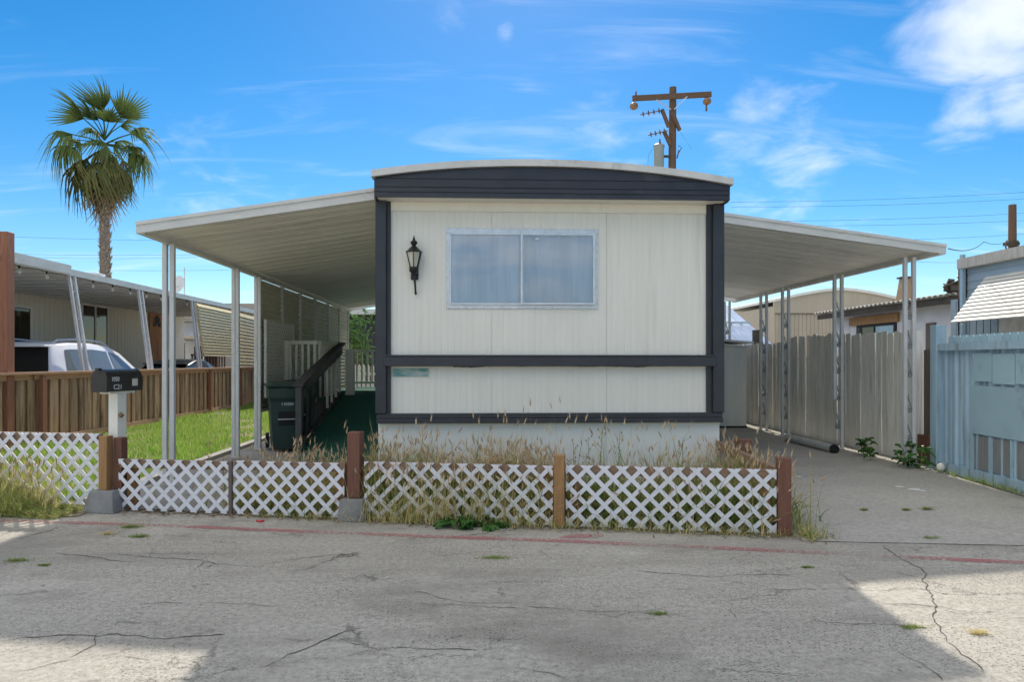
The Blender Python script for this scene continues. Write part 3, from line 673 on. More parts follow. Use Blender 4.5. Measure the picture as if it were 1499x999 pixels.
# ================================================================== RAMP AND DECK
rp = thing('ramp_and_deck', 'green carpeted ramp and deck with dark and white railings under the carport', 'ramp', (-1.95, 10.7, 0))
xa, xb = -2.80, XL-.03
MB().prism([(xa, 10.7, .06), (xa, 13.8, .77), (xa, 13.8, .60), (xa, 10.9, .02), (xa, 10.7, .02)], (xb-xa, 0, 0)).build('ramp_floor', 'carpet', rp)
box('deck_floor', 'carpet', rp, -3.48, xb, 13.805, 18.1, .66, .772)
box('deck_skirt', 'rail_dark', rp, -3.46, xb, 13.85, 18.05, .05, .655)
MB().add([(-2.25, 7.95, .05), (xb, 7.95, .05), (xb, 10.698, .075), (-2.75, 10.698, .075)], [(0, 1, 2, 3)]).build('carpet_runner', 'carpet', rp)
# dark handrail along the ramp
f = lambda y, z: (xa, y, z)
MB().bar(f(10.55, 1.08), f(13.8, 1.80), .15, .045).build('handrail', 'rail_dark', rp)
MB().bar(f(10.6, .96), f(13.8, 1.665), .04, .14).build('rail_board', 'rail_dark', rp)
MB().bar(f(10.6, .14), f(13.8, .83), .07, .06).build('bottom_rail', 'rail_dark', rp)
for k in range(9):
    y = 10.75+k*.36; dz = (y-10.6)*.2195
    MB().box(xa-.02, xa+.02, y-.02, y+.02, .17+dz, .92+dz).build('baluster', 'rail_dark' if k < 5 else 'white_paint', rp)
MB().box(xa-.045, xa+.045, 10.58, 10.67, .03, 1.05).build('newel', 'rail_dark', rp)
a = at(507, 512, 13.9); b = at(518.5, 588, 13.9); box('newel', 'white_paint', rp, a.x, b.x, 13.82, 13.97, b.z, a.z)
# white railing: across and back along the ramp
def railing(p, q, z0, z1, n, mat, cap=.09):
    p = Vector((*p, 0)); q = Vector((*q, 0)); d = (q-p).normalized()
    MB().bar(p+Vector((0, 0, z1-.03)), q+Vector((0, 0, z1-.03)), cap, .06).build('top_rail', mat, rp)
    MB().bar(p+Vector((0, 0, z0+.03)), q+Vector((0, 0, z0+.03)), .05, .06).build('bottom_rail', mat, rp)
    for i in range(n):
        c = p+(q-p)*(i+.5)/n; MB().obox(c+Vector((0, 0, (z0+z1)/2)), d, .02, .02, (z1-z0)/2-.062).build('baluster', mat, rp)
railing((-3.43, 12.25), (-2.90, 12.25), .72, 1.81, 5, 'cream_paint'); railing((-2.90, 12.3), (-2.885, 13.8), .80, 1.81, 9, 'cream_paint')
box('newel', 'cream_paint', rp, -3.49, -3.40, 12.2, 12.29, .06, 1.815)
railing((-3.45, 18.0), (XL-.1, 18.0), .86, 1.76, 17, 'cream_paint')

# ================================================================== WHEELED CARTS
def cart(label, x, y, rz, z0=.045):
    o = thing('wheeled_cart', label, 'trash cart', (0, 0, 0), 'dark green carts beside the ramp')
    def ring(w, d, z, dy=0): return [(-w, -d+dy, z), (w, -d+dy, z), (w, d+dy, z), (-w, d+dy, z)]
    secs = [ring(.215, .24, .03), ring(.235, .265, .30), ring(.262, .30, .78), ring(.27, .31, .80), ring(.285, .325, .82), ring(.29, .335, 1.0)]
    vs = [v for s in secs for v in s]; fs = [(0, 1, 2, 3)[::-1]]+[(i*4+k, i*4+(k+1) % 4, i*4+4+(k+1) % 4, i*4+4+k) for i in range(5) for k in range(4)]+[(20, 21, 22, 23)]
    MB().add(vs, fs).build('body', 'cart', o, bevel=.018)
    vs = [v for s in (ring(.315, .36, 1.002), ring(.32, .365, 1.035), ring(.30, .345, 1.05), ring(.22, .26, 1.075)) for v in s]
    fs = [(3, 2, 1, 0)]+[(i*4+k, i*4+(k+1) % 4, i*4+4+(k+1) % 4, i*4+4+k) for i in range(3) for k in range(4)]+[(12, 13, 14, 15)]
    MB().add(vs, fs).build('lid', 'cart', o, bevel=.008)
    MB().tube([(-.2, .40, 1.0), (.2, .40, 1.0)], .016, 8).build('handle', 'cart', o)
    MB().box(-.13, .13, -.292, -.250, .40, .62).build('recess', 'rubber', o)
    MB().tube([(-.14, -.305, .50), (.14, -.305, .50)], .011, 8).build('grab_bar', 'alu', o, smooth=True)
    text_mesh('stencil', '110300', .062, 'letter', o, (.0, -.3145, .735), (R(90-3.5), 0, 0))
    for sx in (-1, 1):
        w = MB().tube([(sx*.24, .25, .125), (sx*.29, .25, .125)], .125, 18).build('wheel', 'rubber', o)
        MB().tube([(sx*.285, .25, .125), (sx*.295, .25, .125)], .06, 12).build('hub', 'cart', w)
    o.location = (x, y, z0); o.rotation_euler = (0, 0, rz)
    return o
cart('dark green wheeled trash cart standing in front of the ramp railing', -3.12, 11.05, R(20))
cart('second dark green trash cart half hidden behind the ramp handrail', -3.14, 11.95, R(14))
# ================================================================== LATTICE FENCE ALONG THE STREET
def lattice_panel(parent, p, q, z0, z1, pitch=.1545, sw=.036, phase=0.0, gone=()):
    """p,q: ground points (street face); strips are children of a panel nailer"""
    p = Vector(p); q = Vector(q); d = (q-p); Ln = d.length; d.normalize(); nn = Vector((d.y, -d.x, 0)); H = z1-z0
    rail = MB().obox((p+q)/2+Vector((0, 0, z1-.045))-nn*.022, d, Ln/2, .011, .043).build('lattice_panel', 'wood_rail', parent)
    for lay, s in ((0, 1), (1, -1)):
        hw = sw/2*math.sqrt(2)                                       # half width measured along the run
        c = -H-pitch+phase
        while c < Ln+H+pitch:
            # centre line: x = c + s*z ; polygon clipped to the rectangle
            poly = [(c-hw if s > 0 else c+H-hw, 0), (c+hw if s > 0 else c+H+hw, 0), (c+H+hw if s > 0 else c+hw, H), (c+H-hw if s > 0 else c-hw, H)]
            for ax, lim, keep in ((0, 0, 1), (0, Ln, -1)):
                out = []
                for i in range(len(poly)):
                    a, b = poly[i], poly[(i+1) % len(poly)]; ina = (a[ax]-lim)*keep >= 0; inb = (b[ax]-lim)*keep >= 0
                    if ina: out.append(a)
                    if ina != inb:
                        t = (lim-a[ax])/(b[ax]-a[ax]); out.append((a[0]+(b[0]-a[0])*t, a[1]+(b[1]-a[1])*t))
                poly = out
                if not poly: break
            mid = c+H/2
            if len(poly) >= 3 and not any(g0 < mid < g1 for g0, g1 in gone if lay == 1):
                off = nn*(.0015+.0065*lay)
                jw = random.uniform(-.002, .002); MB().prism([p+d*(x+jw+random.uniform(-.0012, .0012))+Vector((0, 0, z0+z))+off for x, z in poly], nn*.006).build('strip', 'lattice', rail)
            c += pitch
    return rail
F = lambda x, dz=0: Vector((x, fy(x), dz))
lf = thing('lattice_fence', 'low white diamond lattice fence with brown posts across the front of the lot', 'fence', F(-.5))
for (xa_, xb_, zt_, ph, gone) in ((-3.50, -2.37, .505, .03, ()), (-2.33, -1.255, .515, .09, ()), (-1.07, .625, .535, .02, ((.20, .34),)), (.735, 2.455, .545, .06, ())):
    lattice_panel(lf, F(xa_), F(xb_), .012, zt_, phase=ph, gone=gone)
def wpost(name, mat, parent, x, z0, z1, w, dy=0.0, rot=None):
    c = F(x)-FN*dy; return MB().obox(c+Vector((0, 0, (z0+z1)/2)), FD, w/2, w/2, (z1-z0)/2).build(name, mat, parent, bevel=.004)
wpost('stake', 'wood_stake', lf, -2.352, 0, .51, .034, -.012)
wpost('post', 'wood_red', lf, -1.163, .20, .80, .12, .035); wpost('post', 'wood_orange', lf, .680, 0, .63, .093, .0); wpost('post', 'wood_red', lf, 2.515, .0, .645, .105, .02)
wpost('backing_post', 'wood_orange', lf, 2.385, .0, .52, .085, .09); wpost('backing_post', 'wood_orange', lf, .80, .0, .50, .085, .09); wpost('backing_post', 'wood_orange', lf, .56, .0, .50, .085, .09)
wpost('backing_post', 'wood_orange', lf, -1.32, .0, .50, .085, .09); wpost('backing_post', 'wood_orange', lf, -3.42, .0, .48, .085, .09)
c = at(1088, 643, 7.05); MB().box(c.x-.07, c.x+.07, 6.98, 7.12, 0, c.z).build('post', 'wood_red', lf, bevel=.004)
MB().bar((2.50, fy(2.5)+.08, .50), (2.50, 7.15, .56), .04, .09).build('side_rail', 'wood_rail', lf)
MB().bar((2.50, fy(2.5)+.08, .15), (2.50, 7.15, .2), .04, .09).build('side_rail', 'wood_rail', lf)
def pier(label, x, w, h, wt, dy=.02):
    c = F(x)-FN*dy; mb = MB(); vs = []
    for ww, z in ((w, 0), (w*.97, h*.15), (wt, h*.96), (wt*.96, h)):
        for i, j in ((-1, -1), (1, -1), (1, 1), (-1, 1)): vs.append(c+FD*ww/2*i-FN*ww/2*j+Vector((0, 0, z)))
    mb.add(vs, [(3, 2, 1, 0)]+[(r*4+k, r*4+(k+1) % 4, r*4+4+(k+1) % 4, r*4+4+k) for r in range(3) for k in range(4)]+[(12, 13, 14, 15)])
    o = mb.build('pier_block', 'concrete_block', None, bevel=.006); return tag(o, label, 'concrete block', 'concrete pier blocks under the fence posts')
pier('wide concrete pier block under the mailbox corner post', -3.615, .33, .205, .25); pier('concrete pier block under the red post beside the dry weeds', -1.163, .26, .195, .22, .03)
# taller run on the left, a fence of its own
lt = thing('lattice_fence', 'taller white lattice fence at far left behind the grassy verge', 'fence', F(-4.4))
lattice_panel(lt, F(-4.99), F(-3.70), .05, .745, phase=.05); lattice_panel(lt, F(-6.3), F(-5.0), .05, .745, phase=.11)
wpost('post', 'wood_orange', lt, -3.635, .205, .725, .088, -.01); wpost('post', 'wood_red', lt, -3.535, .205, .705, .088, .06)
# ---------------------------------------------------------------- mailbox
mc = at(172, 570, 6.92); mth = R(45)
mp = thing('mailbox', 'black arched mailbox numbered C21 on a cream wooden post', 'mailbox', (mc.x, 6.92, 0))
ax = Vector((math.cos(R(-107)), math.sin(R(-107)), 0))            # door side, towards the street
bx_ = Vector((-ax.y, ax.x, 0))
if bx_.x < 0: bx_ = -bx_                                          # long side that faces the camera
base = Vector((mc.x, 6.92, 1.155)); hw, hh, hl = .088, .128, .205; prof = [(-hw, 0), (hw, 0), (hw, hh)]+[(hw*math.cos(R(a)), hh+hw*math.sin(R(a))) for a in range(15, 180, 15)]+[(-hw, hh)]
MB().prism([base-ax*hl+bx_*u+Vector((0, 0, v)) for u, v in prof], ax*hl*2).build('body', 'black_metal', mp, smooth=True)
MB().prism([base+ax*(hl+.001)+bx_*u*1.05+Vector((0, 0, v*1.04-.004)) for u, v in prof], ax*.014).build('door', 'black_metal', mp, smooth=True)
MB().prism([base-ax*(hl+.012)+bx_*u*1.03+Vector((0, 0, v*1.02)) for u, v in prof], ax*.012).build('back_plate', 'black_metal', mp, smooth=True)
MB().obox(base+ax*(hl+.02)+Vector((0, 0, .215)), ax, .02, .02, .012).build('latch', 'black_metal', mp)
MB().obox(base+bx_*(hw+.005)-ax*.05+Vector((0, 0, .100)), ax, .12, .004, .008).build('flag_arm', 'black_metal', mp)
rz_ = math.atan2(bx_.y, bx_.x)+R(90); rot = (R(90), 0, rz_); sd = lambda u, v, o=.0008: base+ax*u+bx_*(hw+o)+Vector((0, 0, v))
text_mesh('number', 'C21', .066, 'letter', mp, sd(.085, .042), rot, .95); text_mesh('number', '1050', .06, 'letter', mp, sd(.115, .118, .0012), rot, .8)
MB().obox(sd(-.115, .085, .011), ax, .036, .001, .036).build('sticker', 'sticker', mp)
MB().obox(Vector((mc.x, 6.92, .575)), ax, .056, .056, .575).build('post', 'cream_paint', mp, bevel=.004)
MB().obox(base+Vector((0, 0, -.012)), ax, .15, .065, .011).build('shelf', 'cream_paint', mp)
MB().tube([Vector((mc.x, 6.92, .93))+bx_*.06+ax*.03, Vector((mc.x, 6.92, .91))+bx_*.085+ax*.03], .022, 8).build('rusty_bell', 'insulator_bell', mp)

# ================================================================== NEIGHBOUR ON THE LEFT: BOARD FENCE
FX = -7.4; nf = thing('board_fence', 'weathered brown board fence along the neighbouring lot', 'fence', (FX, 18, 0))
bm_ = MB().box(-.009, .009, -.068, .068, 0, 1.13).mesh('board', 'wood_fence')
y = 9.2
while y < 27:
    piece('board', bm_, nf, (FX+random.uniform(-.006, .006)+(.012 if int(y*6.4) % 2 else -.014), y, .10), (R(random.uniform(-.6, .6)), 0, 0), (1, random.uniform(.70, .92), 1))
    piece('board', bm_, nf, (FX-.062, y+.0725, .10), (0, 0, 0), (1, .9, .99)); y += .145
y = 9.4
while y < 27.2:
    MB().box(FX+.026, FX+.11, y-.045, y+.045, .02, 1.2).build('post', 'wood_fence_red', nf); y += 2.35
y = 9.2
while y < 27:
    MB().box(FX-.05, FX+.115, y, y+2.34, 1.232, 1.27).build('cap_rail', 'wood_cap', nf); MB().box(FX+.024, FX+.05, y+.05, y+2.25, 1.14, 1.228).build('rail', 'wood_cap', nf)
    MB().box(FX+.018, FX+.05, y, y+2.34, .04, .16).build('kick_board', 'wood_cap', nf); y += 2.35
# brown square post at the left edge of the frame
c0 = at(1, 340, 11.0); c1 = at(16.5, 545, 11.0)
pp = thing('timber_post', 'tall reddish timber post at the left edge behind the board fence', 'post', ((c0.x+c1.x)/2, 11.0, 0))
MB().box(c0.x, c1.x, 10.92, 11.08, 0, c0.z).build('shaft', 'wood_fence_red', pp, bevel=.006)
MB().box(c0.x-.12, c0.x+.05, 10.88, 10.915, at(0, 379, 11).z, at(0, 374, 11).z).build('bracket', 'alu', pp)

# ---------------------------------------------------------------- neighbour's home with awning
NX = -11.6; nh = thing('mobile_home', 'neighbouring cream mobile home with long awning and string lights', 'mobile home', (NX, 12, 0))
y = 6.5
while y < 27:
    ribbed((NX, y), (NX, y+1.215), .55, 3.25, .20, .014, .008, (1, 0)).build('siding_sheet', 'neighbor_wall', nh); y += 1.22
MB().box(NX-3.6, NX-.012, 6.5, 27, .02, 3.28).build('wall_core', 'neighbor_wall', nh); MB().box(NX-.01, NX+.01, 6.5, 27, .02, .545).build('skirting', 'neighbor_wall', nh)
N_ = 20; vs = []
for i in range(N_+1):
    x = NX+.25-4.1*i/N_; z = 3.32+.55*math.sin(math.pi*i/N_)**.8; vs += [(x, 6.3, z), (x, 27.2, z), (x, 6.3, z-.06), (x, 27.2, z-.06)]
fs = []
for i in range(N_): a, b = 4*i, 4*i+4; fs += [(a, b, b+1, a+1), (a+2, a+3, b+3, b+2), (a, a+2, b+2, b), (a+1, b+1, b+3, a+3)]
MB().add(vs, fs).build('roof', 'rust_roof', nh)
EX = -8.2; ez = atX(240, 432, EX).z
mb = MB()
mb.prism([(NX, 7.5, 3.16), (EX-.02, 7.5, ez+.05), (EX-.02, 7.5, ez+.075), (NX, 7.5, 3.185)], (0, 20, 0)); mb.build('awning', 'neighbor_awning', nh)
y = 7.5
while y < 27:
    MB().prism([(NX+.02, y, 3.135), (EX-.03, y, ez+.025), (EX-.03, y, ez+.048), (NX+.02, y, 3.158)], (0, .05, 0)).build('awning_rib', 'neighbor_awning', nh); y += .61
MB().box(EX-.016, EX, 7.5, 27.5, ez, ez+.13).build('awning_fascia', 'gutter', nh); MB().box(EX+.003, EX+.02, 7.48, atX(103, 400, EX).y, ez+.02, ez+.20).build('awning_fascia', 'gutter', nh)
def nwin(ya, yb, za, zb_):
    w = MB()
    for a, b, c, d in ((ya, yb, zb_-.07, zb_), (ya, yb, za, za+.07), (ya, ya+.07, za+.07, zb_-.07), (yb-.07, yb, za+.07, zb_-.07), ((ya+yb)/2-.03, (ya+yb)/2+.03, za+.07, zb_-.07)): w.box(NX+.002, NX+.035, a, b, c, d)
    w = w.build('window', 'white_paint', nh)
    for a, b in ((ya+.07, (ya+yb)/2-.03), ((ya+yb)/2+.03, yb-.07)): MB().box(NX+.004, NX+.012, a, b, za+.07, zb_-.07).build('pane', 'car_glass', w)
a = atX(14, 445, NX); b = atX(46, 500, NX); nwin(a.y-.9, b.y, 1.75, a.z); a = atX(118, 443, NX); b = atX(158, 500, NX); nwin(a.y, b.y, 1.70, a.z)
a = atX(217, 452, NX); b = atX(238, 500, NX); ya, yb, zt_ = a.y, b.y, a.z
dr_ = MB().box(NX+.003, NX+.045, ya, yb, .95, zt_).build('door', 'door_wood', nh)
for r in range(3):
    for k in range(2):
        y_ = ya+.1+k*(yb-ya-.1)/2; MB().box(NX+.046, NX+.056, y_, y_+(yb-ya-.3)/2, 1.05+r*.42, 1.37+r*.42).build('door_panel', 'door_wood', dr_, bevel=.004)
ym = (ya+yb)/2; zf = zt_-.62
for k in range(5):
    a0, a1 = math.pi*k/5+.06, math.pi*(k+1)/5-.06; f = lambda r, a: (NX+.047, ym+r*math.cos(a)*.30, zf+r*math.sin(a)*.42)
    MB().prism([f(.25, a0), f(1, a0), f(1, (a0+a1)/2), f(1, a1), f(.25, a1)], (.006, 0, 0)).build('fan_light', 'rubber', dr_)
# leaning ladder posts of the awning
def npost(pxt, pyt, pxb, pyb):
    t = atX(pxt, pyt, EX-.03); y_ = t.y; xb_ = at(pxb, pyb, y_); s = (t.z-xb_.z)
    dxz = (xb_.x-t.x)/s; o = None
    for k in (0, 1):
        dy = .17*k; z0 = .05; top = Vector((EX-.03, y_+dy, ez)); bot = Vector((EX-.03+dxz*(ez-z0), y_+dy+.0, z0))
        m = MB().bar(top, bot, .05, .05)
        if o is None: o = m.build('post', 'post_white', nh)
        else: m.build('tube', 'post_white', o)
    for j in range(5):
        u = (j+.6)/5.5; p_ = Vector((EX-.03+dxz*(ez-.05)*u, y_+.085, ez-(ez-.05)*u)); MB().bar(p_-Vector((0, .085, 0)), p_+Vector((0, .085, .05)), .018, .018).build('rung', 'post_white', o)
npost(101, 404, 121, 540); npost(202, 430, 217, 540); npost(280, 448, 290, 540); npost(-60, 380, -30, 540)
bm_ = MB().lathe((0, 0, 0), [(.012, .07), (.013, .04), (.03, .015), (.033, -.005), (.022, -.03), (.004, -.04)], 10).mesh('bulb', 'bulb', True)
bs = MB().lathe((0, 0, 0), [(.016, .06), (.017, .10), (.01, .12)], 8).mesh('bulb_socket', 'rubber')
sw = thing('string_lights', 'string of clear globe bulbs hanging along the neighbouring awning', 'string lights', (EX-.14, 14, ez))
y = 9.6
while y < 20.5:
    piece('bulb', bm_, sw, (EX-.14, y, ez-.10)); piece('bulb_socket', bs, sw, (EX-.14, y, ez-.10)); y += .78
MB().tube([(EX-.14, 9.3+i*.39, ez+.02-(.03 if i % 2 else 0)) for i in range(30)], .006, 5).build('cord', 'rubber', sw)
# tan slatted drop screens, slat by slat
def tanscreen(label, p_tl, p_tr, p_br, p_bl):
    o = thing('slat_screen', label, 'slat screen', (EX+.03, p_bl[0], 0), 'tan slatted screens hung from the neighbouring awning')
    n = 17
    for i in range(n):
        u0, u1 = i/n, (i+1.03)/n; L_ = lambda u: (p_tl[0]+(p_bl[0]-p_tl[0])*u, p_tl[1]+(p_bl[1]-p_tl[1])*u); R_ = lambda u: (p_tr[0]+(p_br[0]-p_tr[0])*u, p_tr[1]+(p_br[1]-p_tr[1])*u)
        a, b, c, d = L_(u0), R_(u0), R_(u1), L_(u1); X0, X1 = EX+.03, EX+.07
        MB().add([(X0, a[0], a[1]), (X0, b[0], b[1]), (X1, c[0], c[1]), (X1, d[0], d[1]), (X0-.008, a[0], a[1]), (X0-.008, b[0], b[1]), (X1-.008, c[0], c[1]), (X1-.008, d[0], d[1])],
                 [(0, 1, 2, 3), (7, 6, 5, 4), (0, 4, 5, 1), (1, 5, 6, 2), (2, 6, 7, 3), (3, 7, 4, 0)]).build('slat', 'screen_tan', o)
    MB().bar((EX+.02, p_tl[0], p_tl[1]), (EX+.02, p_bl[0], p_bl[1]), .03, .03).build('side_rail', 'screen_tan', o)
q = lambda px, py: (atX(px, py, EX).y, atX(px, py, EX).z)
tanscreen('tan slatted screen with slanting lower edge behind the board fence', q(286, 444), q(339, 456), q(339, 522), q(296, 521))
tanscreen('second tan slatted screen reaching down to the fence top', q(341, 456), q(384, 468), q(384, 543), q(341, 543))
# brown porch rail in front of the door
pr = thing('porch', 'dark brown porch rail and steps at the neighbouring front door', 'porch', (-10.6, ya+1, 0))
MB().box(-11.5, -9.9, ya-.4, yb+1.6, .05, .92).build('deck', 'wood_stake', pr); MB().box(-9.98, -9.92, ya-.4, yb+1.6, 1.62, 1.70).build('top_rail', 'wood_red', pr)
for k in range(12): y_ = ya-.35+k*(yb-ya+1.9)/11; MB().box(-9.97, -9.93, y_-.02, y_+.02, .92, 1.62).build('baluster', 'wood_red', pr)
# satellite dish on the roof
a = at(265, 418, 21.5); sd_ = thing('satellite_dish', 'small round satellite dish on a roof mast beside the palm', 'satellite dish', (a.x+.12, 21.5, 3.4))
MB().lathe((0, 0, 0), [(.02, .0), (.12, .015), (.2, .04), (.27, .08), (.28, .085)], 18).build('dish', 'dish', sd_, smooth=True).rotation_euler = (R(78), 0, R(-25))
for ch in sd_.children: ch.location = (a.x-.02, 21.45, a.z)
MB().tube([(a.x+.1, 21.5, 3.3), (a.x+.1, 21.5, at(270, 392, 21.5).z)], .02, 8).build('mast', 'alu', sd_)
MB().tube([(a.x+.1, 21.5, a.z), (a.x-.02, 21.44, a.z), (a.x-.02, 21.1, a.z-.12)], .012, 6).build('feed_arm', 'alu', sd_)
rv = thing('roof_vent', 'round metal vent on the neighbouring roof next to the palm trunk', 'roof vent', (-10.3, 19.0, 3.3)); a = at(138, 401, 19.0)
MB().lathe((a.x, 19.0, 0), [(.18, a.z-.5), (.18, a.z-.06), (.26, a.z-.05), (.26, a.z-.01), (.1, a.z+.03)], 16).build('cowl', 'alu', rv, smooth=True); rv.location = rv.location

# ---------------------------------------------------------------- cars
def car(name, label, x, y, secs, W_, paint, side, glass_y, rear, wheels, rails=False, cat='car', sidemat='car_glass_side'):
    """secs: (y, zlow, zbelt, zroof, whalf_low, whalf_belt, whalf_roof)"""
    o = thing(name, label, cat, (x, y, 0)); n_ = 0; vs = []; fs = []
    def ring(s):
        yy, zl, zb_, zr, wl_, wb, wr = s; f = lambda t: (wb+(wr-wb)*t, zb_+(zr-.05-zb_)*t)
        h = [(0, zl), (wl_*.9, zl), (wl_, zl+.10), (wb+.012, zl+(zb_-zl)*.55), (wb, zb_), f(.33), f(.66), f(1), (wr-.05, zr-.012), (wr*.55, zr+.012), (0, zr+.018)]
        return [(x+a, y+yy, z) for a, z in h]+[(x-a, y+yy, z) for a, z in h[-2:0:-1]]
    rg = [ring(s) for s in secs]; m = len(rg[0])
    for r in rg: vs += r
    for i in range(len(rg)-1):
        for k in range(m): fs.append((i*m+k, i*m+(k+1) % m, (i+1)*m+(k+1) % m, (i+1)*m+k))
    fs += [tuple(range(m))[::-1], tuple((len(rg)-1)*m+k for k in range(m))]
    body = MB().add(vs, fs).build('body', paint, o, smooth=True)
    def interp(yy):
        for s, t in zip(secs, secs[1:]):
            if s[0] <= yy <= t[0]:
                u = (yy-s[0])/(t[0]-s[0]+1e-9); return [s[i]+(t[i]-s[i])*u for i in range(7)]
        return list(secs[-1])
    def sp(yy, t, sgn, out=.007):
        _, zl, zb_, zr, wl_, wb, wr = interp(yy); zt = zr-.05; return (x+sgn*(wb+(wr-wb)*t+out), y+yy, zb_+(zt-zb_)*t)
    for sgn in (-1, 1):
        for (g0, g1, b0, b1, t0, t1) in glass_y:          # window bottom y range, top y range
            pts_ = [sp(g0+(g1-g0)*k/6, t0, sgn) for k in range(7)]+[sp(b1+(b0-b1)*k/6, t1, sgn) for k in range(7)]
            m_ = MB(); m_.add(pts_, [(k, k+1, 12-k, 13-k) for k in range(6)]); m_.build('side_window', sidemat, o, recalc=False)
        for wy in wheels:
            w = MB().tube([(x+sgn*(W_-.20), y+wy, .33), (x+sgn*(W_-.02), y+wy, .33)], .33, 24).build('wheel', 'rubber', o, smooth=True)
            MB().tube([(x+sgn*(W_-.03), y+wy, .33), (x+sgn*(W_-.005), y+wy, .33)], .2, 16).build('rim', 'chrome', w)
        ry, rz0, rz1, rw0, rw1, rdy = rear
        MB().box(x+sgn*(rw0+.03)-.07, x+sgn*(rw0+.03)+.07, y+ry-.02, y+ry+.12, rz0-.32, rz0+.1).build('tail_light', 'red_lens', o)
        mp_ = sp(3.35, .12, sgn, .06); MB().obox(Vector(mp_)+Vector((sgn*.06, 0, .04)), (1, 0, 0), .09, .05, .07).build('mirror', paint, o, bevel=.02)
        if rails: 
            tp = [(x+sgn*(interp(v)[6]-.07), y+v, interp(v)[3]+d) for v, d in ((.5, .0), (.62, .055), (1.4, .065), (2.2, .06), (2.5, .0))]; MB().tube(tp, .022, 8).build('roof_rail', 'alu', o, smooth=True)
    ry, rz0, rz1, rw0, rw1, rdy = rear
    MB().add([(x-rw0, y+ry-.012, rz0), (x+rw0, y+ry-.012, rz0), (x+rw1, y+ry+rdy-.012, rz1), (x-rw1, y+ry+rdy-.012, rz1)], [(0, 1, 2, 3)]).build('rear_window', 'car_glass', o, recalc=False)
    MB().box(x-rw1-.02, x+rw1+.02, y+ry+rdy-.16, y+ry+rdy+.08, rz1+.0, rz1+.035).build('spoiler', paint, o, bevel=.01)
    return o
r_ = at(78, 520, 13.3); sx_ = r_.x-.86
car('parked_car', 'white sport utility vehicle with roof rails parked behind the board fence', sx_, 13.15,
    [(0, .42, .9, .98, .80, .86, .84), (.06, .36, 1.0, 1.12, .86, .90, .84), (.10, .34, 1.12, 1.28, .87, .91, .80), (.24, .32, 1.12, 1.62, .88, .91, .72), (.40, .30, 1.12, 1.79, .88, .915, .69), (.9, .30, 1.11, 1.83, .89, .92, .70), (1.7, .30, 1.10, 1.84, .89, .92, .70), (2.4, .30, 1.09, 1.79, .89, .92, .68), (2.9, .30, 1.08, 1.66, .89, .92, .67),
     (3.3, .30, 1.07, 1.42, .89, .92, .72), (3.65, .30, 1.05, 1.16, .89, .91, .82), (4.2, .32, .95, 1.06, .88, .90, .80), (4.6, .36, .80, .92, .84, .86, .72), (4.75, .42, .62, .70, .72, .76, .6)], .92, 'car_white', 1,
    [(.55, 1.35, .70, 1.32, .10, .86), (1.42, 2.25, 1.40, 2.22, .10, .86), (2.33, 3.35, 2.30, 2.72, .10, .86)], (.02, 1.14, 1.72, .86, .70, .25), (.95, 3.75), rails=True)
g_ = at(262, 527, 19.2)
car('parked_car', 'dark grey sedan parked beyond the white vehicle near the porch', g_.x-.55, 18.6,
    [(0, .40, .75, .86, .78, .82, .76), (.1, .34, .88, 1.0, .84, .87, .78), (.6, .30, .94, 1.06, .86, .88, .74), (1.1, .28, .95, 1.36, .86, .88, .60), (1.6, .28, .95, 1.48, .86, .88, .60), (2.3, .28, .94, 1.50, .86, .88, .60), (2.9, .28, .93, 1.34, .86, .88, .60),
     (3.4, .28, .92, 1.0, .86, .88, .76), (4.1, .30, .86, .92, .85, .86, .74), (4.5, .36, .66, .74, .78, .80, .64)], .88, 'car_grey', 1,
    [(1.0, 1.85, 1.3, 1.85, .12, .88), (1.93, 3.0, 1.93, 2.55, .12, .88)], (.65, 1.05, 1.36, .66, .56, .42), (.8, 3.6))

gh2 = thing('house', 'distant white house with dark roof between the neighbouring wall and screens', 'house', (-14, 33, 0))
MB().box(-19, -9.2, 33, 38, 0, 3.3).build('wall', 'stucco', gh2); MB().prism([(-19.4, 32.4, 3.28), (-19.4, 38.6, 3.28), (-19.4, 35.5, 4.4)], (10.6, 0, 0)).build('roof', 'tar', gh2)
for x in (-14.6, -12.4): w = MB().box(x, x+1.2, 32.95, 32.998, 1.2, 2.4).build('window', 'white_paint', gh2); MB().box(x+.08, x+1.12, 32.94, 32.948, 1.28, 2.32).build('pane', 'car_glass', w)
cp = thing('patio_cover', 'low patio cover with dark opening beyond the leaning awning posts', 'patio cover', (-11, 28.5, 0))
MB().box(-13.2, -9.4, 28.2, 31, 2.35, 2.47).build('roof', 'rust_roof', cp); MB().box(-13.0, -9.5, 30.6, 30.8, 0, 2.34).build('back_wall', 'stucco', cp)
for x in (-13.1, -11.3, -9.5): MB().box(x-.05, x+.05, 28.3, 28.4, 0, 2.345).build('post', 'white_paint', cp)
MB().box(-12.6, -11.6, 30.56, 30.598, .1, 2.1).build('doorway', 'rubber', cp)
